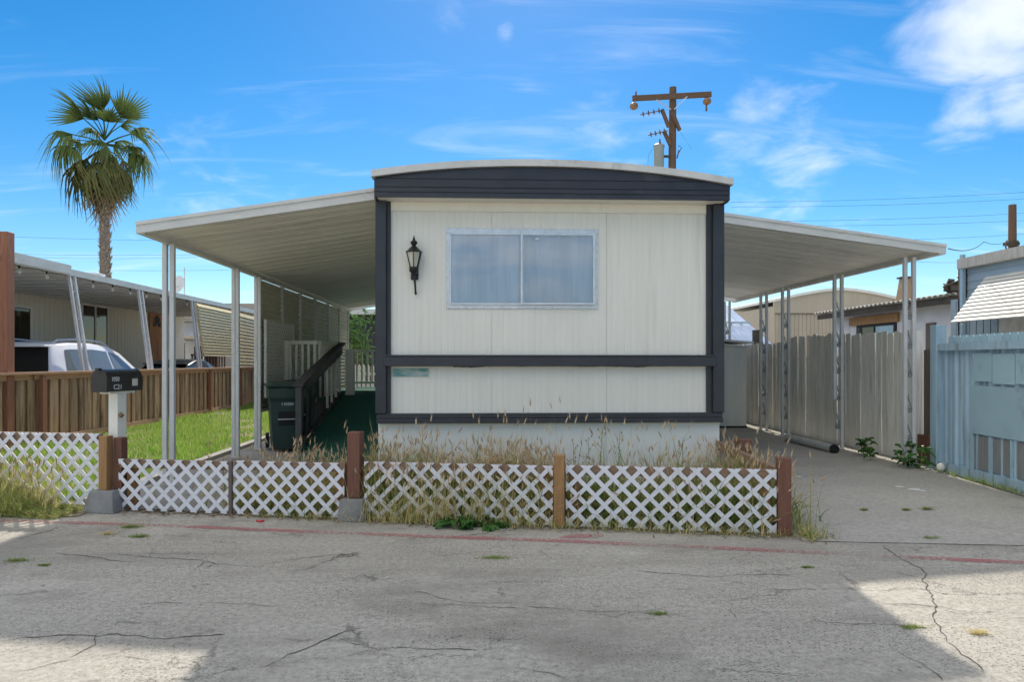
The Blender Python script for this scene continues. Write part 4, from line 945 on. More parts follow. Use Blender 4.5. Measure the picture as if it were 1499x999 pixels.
# ================================================================== RIGHT SIDE: SHED, FENCES, HOUSES
sh = thing('garden_shed', 'low pale metal shed at the end of the driveway', 'shed', (4.2, 13.6, .1))
sx0, sx1, sy0, sy1 = 2.75, 5.36, 13.6, 15.1; zr = lambda x: 2.03-(x-2.75)*.072
for i in range(5):
    a = sx0+(sx1-sx0)*i/5; b = sx0+(sx1-sx0)*(i+1)/5-.006
    MB().prism([(a, sy0+.0, .13), (b, sy0, .13), (b, sy0, zr(b)-.10), (a, sy0, zr(a)-.10)], (0, .02, 0)).build('wall_panel', 'shed', sh)
MB().box(sx0, sx1-.02, sy0+.022, sy1, .1, 1.74).build('wall_core', 'shed', sh); box('base_rail', 'rubber', sh, sx0, sx1, sy0-.03, sy0+.0, .09, .135)
for x in (4.30, 4.42): box('door_stile', 'shed', sh, x, x+.05, sy0-.022, sy0-.001, .14, zr(x)-.13)
MB().prism([(sx0-.1, sy0-.08, zr(sx0)-.02), (sx1+.12, sy0-.08, zr(sx1)-.04), (sx1+.12, sy0-.08, zr(sx1)+.0), (sx0-.1, sy0-.08, zr(sx0)+.03)], (0, sy1-sy0+.15, 0)).build('roof', 'shed', sh)
MB().prism([(sx0, sy0-.06, zr(sx0)-.115), (sx1+.08, sy0-.06, zr(sx1)-.125), (sx1+.08, sy0-.06, zr(sx1)-.085), (sx0, sy0-.06, zr(sx0)-.075)], (0, .055, 0)).build('eave_trim', 'gutter', sh)
# white plank fence
wf = thing('plank_fence', 'weathered whitewashed plank fence beside the driveway', 'fence', (5.8, 11.5, 0))
mesh_w = []
for k in range(3):
    h_ = 1.74; w_ = .066; c_ = .010+.005*k
    mesh_w.append(MB().prism([(0, -w_, 0), (0, w_, 0), (0, w_, h_-c_), (0, w_-c_, h_), (0, -w_+c_, h_), (0, -w_, h_-c_)], (.018, 0, 0)).mesh('plank', 'wood_white'))
y = 9.05
while y < 16.5:
    hs_ = 1.015+random.uniform(-.012, .012)+(.02 if 10.5 < y < 12.6 else 0)-(.035 if y > 12.7 else 0)
    piece('plank', random.choice(mesh_w), wf, (5.8+random.uniform(-.009, .009), y, .10), (R(random.uniform(-.5, .5)), R(random.uniform(-.6, .6)), 0), (1, random.uniform(.965, 1.0), hs_)); y += .1375
for z in (.45, 1.45): MB().box(5.82, 5.86, 9.0, 16.5, z, z+.085).build('rail', 'wood_white', wf)
box('corner_post', 'wood_white', wf, 5.785, 5.89, 8.88, 8.975, .08, 1.86); box('corner_board', 'white_paint', wf, 5.735, 5.783, 8.86, 8.99, .30, 1.865)
box('rotten_board', 'wood_red', wf, 5.78, 5.82, 8.60, 8.82, .05, .48); box('dark_board', 'wood_stake', wf, 5.88, 5.92, 8.35, 8.84, .08, 1.6)
# blue corrugated fence with patches
bf = thing('metal_fence', 'light blue corrugated metal fence with patched panels at right', 'fence', (5.65, 7.2, 0))
p0 = Vector((5.72, 8.22, 0)); p1 = Vector((5.50, 5.2, 0)); bd = (p1-p0).normalized(); bn = Vector((-1, .07, 0)).normalized()
def bq(s, o=0, z=0): return p0+bd*s+bn*o+Vector((0, 0, z))
MB().obox(bq(-.06, .03, .96), bd, .065, .065, .94).build('post', 'blue_paint', bf, bevel=.005)
s = .02; k = 0
while s < 3.0:
    w_ = .205; prof = [(0, 0), (.02, .022), (.045, .022), (.065, 0), (.13, 0), (.14, .008), (.15, 0), (w_, 0)]; vs = []
    for t, o in prof: vs += [bq(s+t, o, .15), bq(s+t, o, 1.60)]
    MB().add(vs, [(2*i, 2*i+1, 2*i+3, 2*i+2) for i in range(len(prof)-1)]).build('corrugated_sheet', 'blue_paint', bf, recalc=False); s += w_; k += 1
MB().bar(bq(0, .045, 1.62), bq(3.0, .045, 1.62), .07, .085).build('top_rail', 'blue_paint', bf); MB().bar(bq(0, .04, .15), bq(3.0, .04, .15), .06, .11).build('bottom_rail', 'blue_paint', bf)
s = .05
while s < 3.0:
    w_ = .115; MB().prism([bq(s, -.03, 1.55), bq(s+w_, -.03, 1.55), bq(s+w_, -.03, 1.735), bq(s+w_*.8, -.03, 1.76), bq(s+w_*.2, -.03, 1.76), bq(s, -.03, 1.735)], -bn*.016).build('picket_top', 'blue_patch', bf); s += .121
def patch(s0, s1, z0, z1, o, mat): MB().prism([bq(s0, o, z0), bq(s1, o, z0), bq(s1, o, z1), bq(s0, o, z1)], bn*.006).build('patch_panel', mat, bf)
patch(.62, .94, 1.22, 1.54, .030, 'blue_patch'); patch(.95, 1.30, 1.20, 1.53, .030, 'blue_patch'); patch(1.31, 1.7, 1.21, 1.53, .030, 'blue_patch'); patch(.58, 3.0, .62, 1.17, .032, 'blue_patch')
patch(.60, 3.0, .22, .60, .012, 'grey_board')
for s in (.60, .92, 1.25, 1.6, 1.95, 2.3): MB().obox(bq(s, .03, .40), bd, .014, .012, .21).build('batten', 'blue_patch', bf)
tag(MB().lathe(tuple(bq(.16, .13, .12)), [(.01, 0), (.035, .004), (.05, .03), (.045, .06), (.02, .085)], 10, 1, .8).build('stone', 'cream_paint', None, smooth=True), 'pale round stone at the foot of the blue metal fence', 'stone')
# pipe lying on the driveway
a = gr(1152, 641, .16); b = gr(1222, 658, .16)
pi_ = thing('drain_pipe', 'grey metal pipe lying on the driveway against the plank fence', 'pipe', (a+b)/2*Vector((1, 1, 0)).length if False else ((a.x+b.x)/2, (a.y+b.y)/2, .1))
MB().tube([a, a+(b-a)*.5, b], .062, 14, cap=False).build('tube', 'pipe', pi_, smooth=True); d_ = (b-a).normalized(); MB().tube([b-d_*.03, b+d_*.01], .068, 14).build('end_collar', 'rubber', pi_); MB().tube([a-d_*.01, a+d_*.03], .068, 14).build('end_collar', 'pipe', pi_)
# chalky splashes on the driveway
drv = bpy.data.objects['driveway']
def zdrive(y): return .005+(y-5.2)*.0306 if y < 7 else (.06+(y-7)*.029 if y < 8.2 else .095)
for (px, py, w, h) in ((1318, 713, 10, 1.6), (1338, 716, 12, 2), (1350, 718, 9, 1.4), (1168, 700, 9, 1)):
    c = gr(px, py, .075); ring = []
    for k in range(14):
        a = 2*math.pi*k/14; r = random.uniform(.55, 1.1); ring.append((c.x+w*.0065*r*math.cos(a), c.y+w*.004*r*math.sin(a)*1.4, zdrive(c.y+w*.004*r*math.sin(a)*1.4)+.005))
    adopt(MB().add(ring, [tuple(range(14))]).build('splash', 'lime_stain', None, recalc=False), drv)
# white stucco house with corrugated roof edge
wh = thing('stucco_house', 'small white stucco house with rusty corrugated roof behind the plank fence', 'house', (8.9, 14, 0))
MB().box(8.8, 12, 11.6, 16.6, 0, 2.60).build('wall', 'stucco', wh)
vs = []; y = 11.3; k = 0
while y < 17.0:
    dz = (0, .035, .05, .035)[k % 4]; vs += [(8.42, y, 2.63+dz), (12.2, y, 3.0+dz)]; y += .04; k += 1
MB().add(vs, [(2*i, 2*i+2, 2*i+3, 2*i+1) for i in range(len(vs)//2-1)]).build('roof', 'rust_roof', wh, recalc=False)
MB().box(8.50, 8.56, 11.35, 16.95, 2.50, 2.615).build('fascia', 'tar', wh)
a = atX(1255, 462, 8.8); b = atX(1313, 487, 8.8)
w = MB().box(8.775, 8.798, b.y, a.y, 1.5, 2.28).build('window', 'rubber', wh)
m_ = (a.y+b.y)/2; MB().box(8.765, 8.774, b.y+.08, m_-.04, 1.55, 2.22).build('pane', 'blue_patch', w); MB().box(8.765, 8.774, m_+.04, a.y-.08, 1.55, 2.22).build('pane', 'car_glass', w)
MB().box(8.74, 8.798, b.y-.1, a.y+.25, 2.285, 2.47).build('header_board', 'wood_orange', wh)
a = atX(1357, 460, 8.8); MB().box(8.77, 8.798, a.y-.28, a.y, 1.45, 2.2).build('vent_board', 'wood_stake', wh)
# junk at the roof corner
jk = thing('roof_scrap', 'heap of bent sheet metal scraps on the roof corner of the stucco house', 'scrap metal', (8.6, 11.9, 2.75))
for (px, py, dx, dy, dz, rx, ry) in ((1393, 424, .14, .10, .008, 40, 20), (1402, 421, .12, .2, .008, -30, 50), (1408, 415, .10, .14, .006, 60, -20), (1389, 420, .16, .05, .03, 10, 30), (1405, 428, .1, .12, .05, 5, 12)):
    c = atX(px, py, 8.55); o = MB().box(-dx, dx, -dy, dy, -dz, dz).build('scrap_sheet', random.choice(['alu', 'gutter', 'tar']), None); o.rotation_euler = (R(rx), R(ry), R(random.uniform(0, 90))); o.location = c; adopt(o, jk)
# beige mobile home further back
bh = thing('mobile_home', 'tan ribbed mobile home with low curved roof far right behind the fences', 'mobile home', (10.4, 20, 0))
bx0, bx1, by = at(1135, 500, 20).x, at(1312, 500, 20).x+.25, 20.0; ta = lambda x: 3.22+.34*(1-abs((x-(bx0+bx1)/2)/((bx1-bx0)/2))**1.6)
ribbed((bx0, by), (bx1, by), 0, 2.9, .12, .03, .015, (0, -1)).build('siding_sheet', 'beige_siding', bh)
MB().box(bx0, bx1, by+.03, by+9, 0, 3.1).build('wall_core', 'beige_siding', bh)
for nm, lo, hi, ya_, yb2, mt in (('fascia', None, 0, by-.06, by+.02, 'beige_siding'), ('roof_edge', -.0, .08, by-.12, by+9.2, 'cream_paint')):
    vs = []; N_ = 24
    for i in range(N_+1):
        x = bx0-.06+(bx1-bx0+.12)*i/N_; t = ta(min(max(x, bx0), bx1)); l = 2.88 if lo is None else t+lo; vs += [(x, ya_, l), (x, ya_, t+hi), (x, yb2, l), (x, yb2, t+hi)]
    fs = []
    for i in range(N_): a, b = 4*i, 4*i+4; fs += [(a, b, b+1, a+1), (a+2, a+3, b+3, b+2), (a, a+2, b+2, b), (a+1, b+1, b+3, a+3)]
    MB().add(vs, fs+[(0, 1, 3, 2), (4*N_, 4*N_+2, 4*N_+3, 4*N_+1)]).build(nm, mt, bh)
MB().box(bx0, bx1, by-.02, by-.0, 2.86, 2.89).build('trim_strip', 'wood_stake', bh)
ch = thing('chimney_hood', 'tapered brown chimney hood rising behind the rusty corrugated roof', 'chimney', (9.9, 16.9, 2.5))
a = at(1312, 445, 16.9); b = at(1330, 408, 16.9); MB().add([(a.x, 16.7, 2.4), (b.x+.02, 16.7, 2.4), (b.x+.02, 17.1, 2.4), (a.x, 17.1, 2.4), (a.x+.14, 16.8, b.z), (b.x, 16.8, b.z), (b.x, 17.0, b.z), (a.x+.14, 17.0, b.z)],
    [(3, 2, 1, 0), (4, 5, 6, 7), (0, 1, 5, 4), (1, 2, 6, 5), (2, 3, 7, 6), (3, 0, 4, 7)]).build('hood', 'chimney', ch); MB().box(a.x+.1, b.x+.06, 16.75, 17.05, b.z+.002, b.z+.04).build('cap', 'tar', ch)
# blue-white metal roof behind the shed
mr = thing('lean_to_roof', 'blue white corrugated metal lean-to roof behind the driveway shed', 'lean-to', (6.3, 17.5, 0))
x0, x1 = at(1040, 500, 16.5).x, at(1136, 500, 16.5).x; zt0, zt1 = at(1100, 500, 16.5).z-.15, at(1100, 447, 19).z; y0_, y1_ = 16.5, 19.0
x = x0; 
while x < x1-.05:
    vs = []
    for t, d in ((0, 0), (.02, .03), (.05, .03), (.07, 0), (.27, 0)): vs += [(x+t, y0_, zt0+d), (x+t-.30, y1_, zt1+d)]
    MB().add(vs, [(2*i, 2*i+2, 2*i+3, 2*i+1) for i in range(4)]).build('roof_sheet', 'bluewhite_metal', mr, recalc=False); x += .272
MB().bar((x0, 17.7, (zt0+zt1)/2+.05), (x1-.15, 17.7, (zt0+zt1)/2+.05), .06, .06).build('purlin', 'alu', mr)
for x in (x0+.2, x1-.15): MB().box(x-.04, x+.04, 16.6, 16.68, 0, zt0).build('post', 'post_white', mr)
for x in (x0+.1, x1-.45): MB().box(x-.04, x+.04, 18.9, 18.98, 0, zt1).build('post', 'post_white', mr)
MB().box(x0+1.0, x0+1.22, 16.3, 16.4, zt0-.3, zt0+.42).build('vent_box', 'tar', mr)
# blue-grey house with louvred awning
gh = thing('siding_house', 'blue grey sided house with a white louvred awning above the blue fence', 'house', (8.5, 8, 0))
GX = 7.3; zlo = 1.2
for k in range(14): 
    z = zlo+k*.12
    MB().prism([(GX, 4.6, z), (GX-.014, 4.6, z), (GX-.002, 4.6, z+.122), (GX, 4.6, z+.122)], (0, 5.35, 0)).build('siding_board', 'blue_siding', gh)
MB().box(GX+.002, 11, 4.6, 9.95, 0, 2.86).build('wall', 'blue_siding', gh)
MB().prism([(GX-.12, 4.4, 2.84), (GX-.12, 4.4, 2.99), (11.2, 4.4, 3.05), (11.2, 4.4, 2.9)], (0, 5.62, 0)).build('roof', 'rust_roof', gh)
MB().box(GX-.10, GX-.05, 9.93, 9.99, 1.4, 3.05).build('downpipe', 'blue_paint', gh); MB().box(GX-.03, GX+.1, 9.99, 10.12, 1.4, 3.0).build('corner_board', 'wood_stake', gh)
a = atX(1467, 470, GX); MB().box(GX-.05, GX-.016, 4.9, a.y, 1.55, 2.42).build('foil_window', 'foil', gh)
for k in range(7): y_ = a.y+.05+k*.14; MB().box(GX-.03, GX-.012, y_, y_+.12, 1.4, 2.4).build('panel_board', 'blue_siding', gh)
ga = [atX(1441, 408, 7.24), atX(1397, 470, 6.75)]; n_ = 12
for k in range(n_):
    u = k/(n_-1); x = 7.24+(6.72-7.24)*u; z = ga[0].z+(ga[1].z-ga[0].z)*u; y1_ = ga[0].y+(ga[1].y-ga[0].y)*u
    sl_ = MB().prism([(x+.03, 5.0, z+.024), (x-.022, 5.0, z-.012), (x-.022, 5.0, z-.026), (x+.03, 5.0, z+.012)], (0, y1_-5.0, 0)).build('awning_slat', 'louver', gh)
MB().bar((7.22, ga[0].y-.15, ga[0].z-.05), (6.72, ga[1].y-.2, ga[1].z-.05), .03, .03).build('awning_arm', 'alu', gh)

# ================================================================== POLES AND WIRES
PY = 30.0; pt = at(985, 128, PY); k_ = PY/1000
up = thing('utility_pole', 'wooden utility pole with crossarm and transformer behind the home', 'utility pole', (pt.x, PY, 0))
MB().tube([(pt.x-.12, PY, 0), (pt.x, PY, pt.z)], [.22, .155], 14).build('shaft', 'pole_wood', up, smooth=True)
q = lambda px, py, dy=0: at(px, py, PY+dy)
MB().bar(q(926, 144, -.22), q(1041, 138, -.22), .14, .22).build('crossarm', 'pole_wood', up)
MB().bar(q(961, 146, -.3), q(982, 160, -.2), .03, .04).build('brace', 'alu', up); MB().bar(q(1006, 141, -.3), q(987, 160, -.2), .03, .04).build('brace', 'alu', up)
for (a, b) in (((969, 160), (979, 186)), ((984, 164), (995, 191)), ((972, 192), (981, 212))): MB().bar(q(*a, -.25), q(*b, -.2), .13, .13).build('strut', 'pole_wood', up)
for px, py in ((928, 154), (1035, 147)):
    c = q(px, py, -.22); MB().lathe(tuple(c-Vector((0, 0, .2))), [(.05, 0), (.16, .06), (.19, .16), (.15, .26), (.07, .32)], 14).build('insulator_bell', 'insulator_bell', up, smooth=True)
for px, py in ((931, 138), (1034, 158), (966, 208)):
    c = q(px, py, -.22); MB().lathe(tuple(c-Vector((0, 0, .15))), [(.02, 0), (.06, .04), (.03, .08), (.06, .12), (.03, .17), (.045, .22), (.015, .3)], 10).build('insulator', 'insulator', up, smooth=True)
for y_, xs_ in ((165, (943, 951, 958, 965)), (195, (955, 961, 967, 972))):
    a = q(xs_[0]-6, y_+3, -.25); b = q(xs_[-1]+6, y_-4, -.25); MB().tube([a, b], .022, 6).build('insulator_rod', 'insulator', up)
    for i, px in enumerate(xs_):
        c = a+(b-a)*((i+.6)/4.4); d = (b-a).normalized(); MB().tube([c-d*.03, c, c+d*.03], [.05, .13, .05], 10).build('insulator_disc', 'insulator', up)
c = q(964.5, 262, -.1); MB().lathe((c.x, c.y, 0), [(.20, at(964, 275, PY).z), (.22, at(964, 272, PY).z), (.22, at(964, 219, PY).z), (.25, at(964, 217, PY).z), (.25, at(964, 214, PY).z), (.1, at(964, 211, PY).z)], 18).build('transformer', 'transformer', up, smooth=True)
MB().bar(q(970, 229, -.1), q(984, 229, -.1), .08, .10).build('bracket', 'tar', up); MB().tube([q(991, 228, -.1), q(998, 216, -.1), q(993, 213, -.1)], .02, 6).build('cutout', 'insulator', up)
MB().tube([q(994, 220, -.1), q(991, 232, -.1)], .03, 6).build('cutout', 'insulator', up)
p2 = at(1482, 300, 24.0); up2 = thing('utility_pole', 'bare wooden pole top above the blue grey house at right edge', 'utility pole', (p2.x, 24, 0))
MB().tube([(p2.x, 24, 0), (p2.x, 24, p2.z)], [.17, .125], 12).build('shaft', 'pole_wood', up2, smooth=True)
c = at(1482, 357, 23.8); MB().box(c.x-.24, c.x+.2, 23.7, 23.95, c.z-.06, c.z+.05).build('crosspiece', 'tar', up2); MB().tube([at(1474, 352, 23.8), at(1472, 362, 23.8), at(1476, 372, 23.8)], .03, 6).build('insulator', 'insulator', up2); MB().tube([at(1490, 352, 23.8), at(1490, 368, 23.8)], .03, 6).build('insulator', 'insulator', up2)
def wire(label, pts, r=.012, sag=0.0):
    r *= .6
    P = [Vector(p) for p in pts]; Q = []
    for a, b in zip(P, P[1:]):
        for i in range(12):
            u = i/12; v = a+(b-a)*u; v.z -= sag*4*u*(1-u); Q.append(v)
    Q.append(P[-1]); o = MB().tube(Q, r, 5).build('wire', 'wire', None); return tag(o, label, 'wire', 'overhead wires')
wire('service wire from the bare pole down to the right carport corner', [at(1476, 352, 23.8), at(1440, 354, 16), at(1388, 364, 8.4)], .012, .1)
for i, (a, b, nm) in enumerate((((1070, 296), (1520, 280), 'topmost'), ((1070, 303), (1520, 290), 'second'), ((1070, 324), (1520, 311), 'third'), ((1070, 330), (1520, 322), 'fourth'), ((1200, 352), (1520, 341), 'fifth'), ((1300, 381), (1480, 381), 'sixth'))):
    wire('%s of the thin overhead wires crossing the sky at right' % nm, [at(*a, 40), at(*b, 40)], .013, .15)
for i, (a, b, nm) in enumerate((((-20, 345), (330, 352), 'highest'), ((-20, 371), (330, 372), 'middle'), ((-20, 375), (290, 377), 'next lowest'), ((150, 396), (460, 391), 'lowest'))):
    wire('%s of the thin overhead wires passing behind the palm trunk' % nm, [at(*a, 42), at(*b, 42)], .012, .1)
wire('guy wire slanting down from the utility pole towards the right', [at(994, 190, 29.8), at(1012, 218, 34)], .008)
wire('drop wire hanging beside the grey transformer', [at(955, 218, 29.9), at(949, 228, 29.9), at(948, 262, 29.9)], .010)

# ================================================================== PALM
PL = 24.0; tb = at(154, 400, PL); tt = at(152, 235, PL)
pa = thing('palm_tree', 'tall fan palm with drooping fronds behind the neighbouring roof', 'palm tree', (tb.x, PL, 0))
MB().tube([(tb.x+.03, PL, 0), (tb.x+.01, PL, 2.5), (tb.x, PL, tb.z), (tb.x-.02, PL, (tb.z+tt.z)/2), (tt.x, PL, tt.z+.3)], [.24, .19, .162, .155, .12], 16).build('trunk', 'palm_trunk', pa, smooth=True)
mb = MB()
for i in range(520):
    z = random.uniform(2.0, tt.z-.2); a = random.uniform(0, 6.283); r = .156+(.02 if z < 4 else 0); c = Vector((tb.x+r*math.cos(a)*.98, PL+r*math.sin(a)*.98, z)); d = Vector((math.cos(a)*.55, math.sin(a)*.55, .8)).normalized(); s_ = Vector((-math.sin(a), math.cos(a), 0))*random.uniform(.03, .06); l = random.uniform(.06, .16)
    mb.add([c-s_, c+s_, c+d*l+s_*.3, c+d*l-s_*.3, c-s_+d*.02-Vector((math.cos(a), math.sin(a), 0))*.02, c+s_-Vector((0, 0, .03))], [(0, 1, 2, 3), (0, 3, 4), (1, 5, 2)])
tag(mb.build('leaf_base_stubs', 'boot', pa, recalc=False), None, None, kind='stuff')
def frond_mesh(pet, rad, droop, spread, fold, mat, nl=30, ragged=.1):
    mb = MB(); mb.tube([(0, 0, 0), (0, pet*.5, .04), (0, pet, 0)], [.03, .022, .016], 5)
    for i in range(nl):
        u = (i+.5)/nl*2-1; a = u*spread; L_ = rad*(1-.25*abs(u)**2)*random.uniform(1-ragged, 1+ragged); d = Vector((math.sin(a), math.cos(a), 0)); s_ = Vector((math.cos(a), -math.sin(a), 0)); z0 = -fold*abs(u)**1.3
        seg = 5; ring = []
        for k in range(seg+1):
            t = k/seg; w = (.5*rad*2*spread/nl*min(t, .52)*1.12 if t < .55 else .5*rad*2*spread/nl*.58*(1-t)/.45)+.003
            dr = droop*max(0, t-.42)**1.6*L_*1.9; p_ = Vector((0, pet, 0))+d*L_*t*(1-.22*droop*max(0, t-.4))+Vector((0, 0, z0*L_*t-dr))
            ring += [p_-s_*w+Vector((0, 0, -.012*(t < .6))), p_+Vector((0, 0, .012*(t < .6))), p_+s_*w+Vector((0, 0, -.012*(t < .6)))]
        mb.add(ring, [f for k in range(seg) for f in ((3*k, 3*k+1, 3*k+4, 3*k+3), (3*k+1, 3*k+2, 3*k+5, 3*k+4))])
    return mb.mesh('frond', mat)
FM = {'up': [frond_mesh(.86, .98, .38, 1.0, .35, 'frond_green', 20, .22) for _ in range(4)], 'mid': [frond_mesh(.9, .95, 1.1, 1.15, .5, 'frond_green', 20, .25) for _ in range(4)],
      'low': [frond_mesh(.75, 1.0, 1.2, 1.1, .6, 'frond_mid', 20, .28) for _ in range(4)], 'dead': [frond_mesh(.5, 1.0, .3, .6, .3, 'frond_dead', 14, .4) for _ in range(3)]}
cc = at(153, 207, PL)
def frond(kind, az, el, roll=0, dz=0, sc=1):
    e = Matrix.Rotation(R(az), 4, 'Z') @ Matrix.Rotation(R(el), 4, 'X') @ Matrix.Rotation(R(roll), 4, 'Y')
    piece('frond', random.choice(FM[kind]), pa, cc+Vector((0, 0, dz)), e.to_euler(), (sc, sc, sc))
for az, el, roll, sc in ((172, 83, 0, 1.1), (90, 46, 52, 1.15), (-90, 55, -58, 1.08), (30, 66, 20, .95), (-35, 50, -20, .95), (120, 62, 25, .9), (-140, 40, -10, .85), (75, 70, 60, .85)): frond('up', az, el, roll, .05, sc)
for az, el, sc in ((92, 16, 1.18), (84, -4, 1.2), (112, -10, 1.1), (-90, 20, 1.15), (-100, -8, 1.0), (-78, -14, 1.05), (176, 16, .75), (150, -6, .9), (-150, -10, .9), (30, 4, 1.0), (-30, -2, 1.0), (0, 24, .9)): frond('mid', az+random.uniform(-6, 6), el, random.uniform(-25, 25), -.1, sc)
for k in range(13): frond('low', k*27.7+random.uniform(-12, 12), random.uniform(-58, -24), random.uniform(-30, 30), -.25, random.uniform(.85, 1.2))
for k in range(15): frond('dead', k*24+random.uniform(-10, 10), random.uniform(-88, -72), random.uniform(-30, 30), -.6, random.uniform(.9, 1.5))
# ================================================================== VEGETATION
def blade(mb, p, h, lean, w, seg=3, curl=1.0):
    a = random.uniform(0, 6.283); s_ = Vector((math.cos(a), math.sin(a), 0))*w; vs = []
    for k in range(seg):
        t = k/seg; c = Vector(p)+Vector((lean[0]*t**1.7*curl, lean[1]*t**1.7*curl, h*t*(1-.25*t*min(1, (abs(lean[0])+abs(lean[1]))/max(h, .01))))); ww = s_*(1-.75*t); vs += [c-ww, c+ww]
    t = 1; vs.append(Vector(p)+Vector((lean[0]*curl, lean[1]*curl, h*(1-.25*min(1, (abs(lean[0])+abs(lean[1]))/max(h, .01))))))
    mb.add(vs, [(2*k, 2*k+1, 2*k+3, 2*k+2) for k in range(seg-1)]+[(2*seg-2, 2*seg-1, 2*seg)]); return vs[-1]
def head(mb, p, d, L_=.07, r=.009, awns=10):
    d = Vector(d).normalized(); u = d.orthogonal().normalized(); w = d.cross(u); p = Vector(p); vs = [p]
    for t, k in ((.35, 1), (.7, .75)): vs += [p+d*L_*t+(u*math.cos(a)+w*math.sin(a))*r*k for a in (0, 2.09, 4.19)]
    vs.append(p+d*L_); fs = [(0, 1, 2), (0, 2, 3), (0, 3, 1)]+[(1+k, 1+(k+1) % 3, 4+(k+1) % 3, 4+k) for k in range(3)]+[(4, 5, 7), (5, 6, 7), (6, 4, 7)]
    n = len(vs)
    for i in range(awns):
        t = random.uniform(.1, 1); a = random.uniform(0, 6.283); o = (u*math.cos(a)+w*math.sin(a)); b = p+d*L_*t; e = b+(d*.8+o*.55)*random.uniform(.03, .055); s_ = d.cross(o)*.0011
        vs += [b-s_, b+s_, e]; fs.append((n, n+1, n+2)); n += 3
    mb.add(vs, fs)
def rnd(s=1): return random.gauss(0, s)
# --- tall dry weeds between lattice and home
dry, grn, hd = MB(), MB(), MB()
def dens(x): return .55+.45*math.sin(x*2.1+.6)+.35*math.sin(x*5.3)
def weed(x, y, hscale, pdry=.75, heads=.35):
    z = .02; h = max(.12, random.gauss(.40, .12)*hscale); ln = (rnd(.10), rnd(.08)-.02)
    m_ = dry if random.random() < pdry else grn
    tip = blade(m_, (x, y, z), h, ln, random.uniform(.003, .006), 4)
    for _ in range(random.choice((2, 2, 3, 4))): blade(dry if random.random() < pdry-.1 else grn, (x+rnd(.02), y+rnd(.02), z), h*random.uniform(.45, .95), (rnd(.15), rnd(.12)), random.uniform(.004, .008), 3)
    if random.random() < heads: head(hd, tip, (ln[0]*2.2+rnd(.12), ln[1]*2+rnd(.12), h), random.uniform(.055, .09), random.uniform(.006, .010), 12)
for i in range(4200):
    x = random.uniform(-1.05, 2.45); y = fy(x)+.05+random.random()**1.5*(6.80-fy(x)-.05)
    g = 1.0+.20*math.sin(x*1.9+2.2)+.16*math.sin(x*4.7)+.14*math.sin(x*11+1)
    if g < random.uniform(.55, 1.05): continue
    weed(x, y, 1.0*g, .50+.25*math.sin(x*3.1) if x < 1.0 else .36, .30)
for i in range(170): x = random.uniform(.2, 1.9); weed(x, fy(x)+random.uniform(.35, .8), 1.5, .5, .8)
for i in range(600): x = random.uniform(-1.05, .5); weed(x, fy(x)+.08+random.random()*.45, 1.12, .7, .6)
for i in range(700): x = random.gauss(-1.75, .38); weed(x, fy(x)+.12+random.random()*.75, .95, .72, .6)
for i in range(240): x = random.uniform(-2.3, -1.05); weed(x, fy(x)+.04+random.random()*.2, .55, .6, .15)
for i in range(560): x = random.gauss(2.55, .15); weed(x, random.uniform(5.75, 7.1), 1.0, .45, .5)
for i in range(200): x = random.uniform(2.3, 2.6); weed(x, random.uniform(5.9, 7.1), 1.1, .3, .3)
# straw pushed through and in front of the lattice
for i in range(620):
    x = random.gauss(-.35, .55) if random.random() < .6 else random.uniform(-1.3, 2.4); p_ = F(x)+FN*random.uniform(-.02, .14); h = random.uniform(.10, .42)*(1 if abs(x+.35) < .8 else .6)
    blade(dry if random.random() < .8 else grn, (p_.x, p_.y, .008), h, (rnd(.12), rnd(.08)), random.uniform(.002, .0045), 3)
for i in range(120):
    x = random.gauss(-.4, .35); p_ = F(x)+FN*random.uniform(0, .12); h = random.uniform(.3, .6); t_ = blade(dry, (p_.x, p_.y, .01), h, (rnd(.1), rnd(.06)), .003, 4)
    if random.random() < .5: head(hd, t_, (rnd(.2), rnd(.2), 1), .07, .008)
for i in range(2600):
    x = random.uniform(-1.0, 2.45); cl_ = math.sin(x*2.7+.4)+.6*math.sin(x*6.3+2)
    if cl_ < random.uniform(-1.2, .9): continue
    y = fy(x)+.05+random.random()*.55; blade(grn, (x, y, .02), random.uniform(.28, .60), (rnd(.16), rnd(.12)-.02), random.uniform(.005, .009), 4)
tag(dry.build('dry_weeds', 'leaf_dry', None, recalc=False), 'dry straw coloured weeds growing behind and through the lattice fence', 'weeds', kind='stuff')
tag(grn.build('green_weeds', 'leaf_green', None, recalc=False), 'green grass blades mixed into the weeds behind the lattice fence', 'weeds', kind='stuff')
tag(hd.build('seed_heads', 'head_dry', None, recalc=False), 'bristly brown foxtail seed heads above the lattice fence', 'seed heads', kind='stuff')
# tall thin dark weeds with small branched tops against the skirting
def stalk(x, y, h):
    mb = MB(); top = (x+rnd(.03), y, .02+h); mb.tube([(x, y, .02), ((x+top[0])/2+rnd(.01), y, h*.55), top], [.0035, .003, .002], 5)
    for k in range(7):
        t = .55+.45*k/7; p_ = Vector((x+(top[0]-x)*t, y, .02+h*t)); e = p_+Vector((rnd(.05), rnd(.03), random.uniform(.02, .06))); mb.tube([p_, e], [.002, .0012], 4); mb.lathe(tuple(e), [(.001, -.006), (.007, 0), (.005, .012), (.001, .018)], 5)
    return mb
for k, px in enumerate((842, 862, 880, 905, 1000)):
    a = at(px, 640, 6.75); o = stalk(a.x, 6.75, random.uniform(.62, .80)).build('weed_stalk', 'leaf_green', None, recalc=False)
    tag(o, '%s branching weed stalk standing against the white skirting' % ('leftmost', 'second', 'third', 'fourth', 'rightmost')[k], 'weed', 'branching weed stalks')
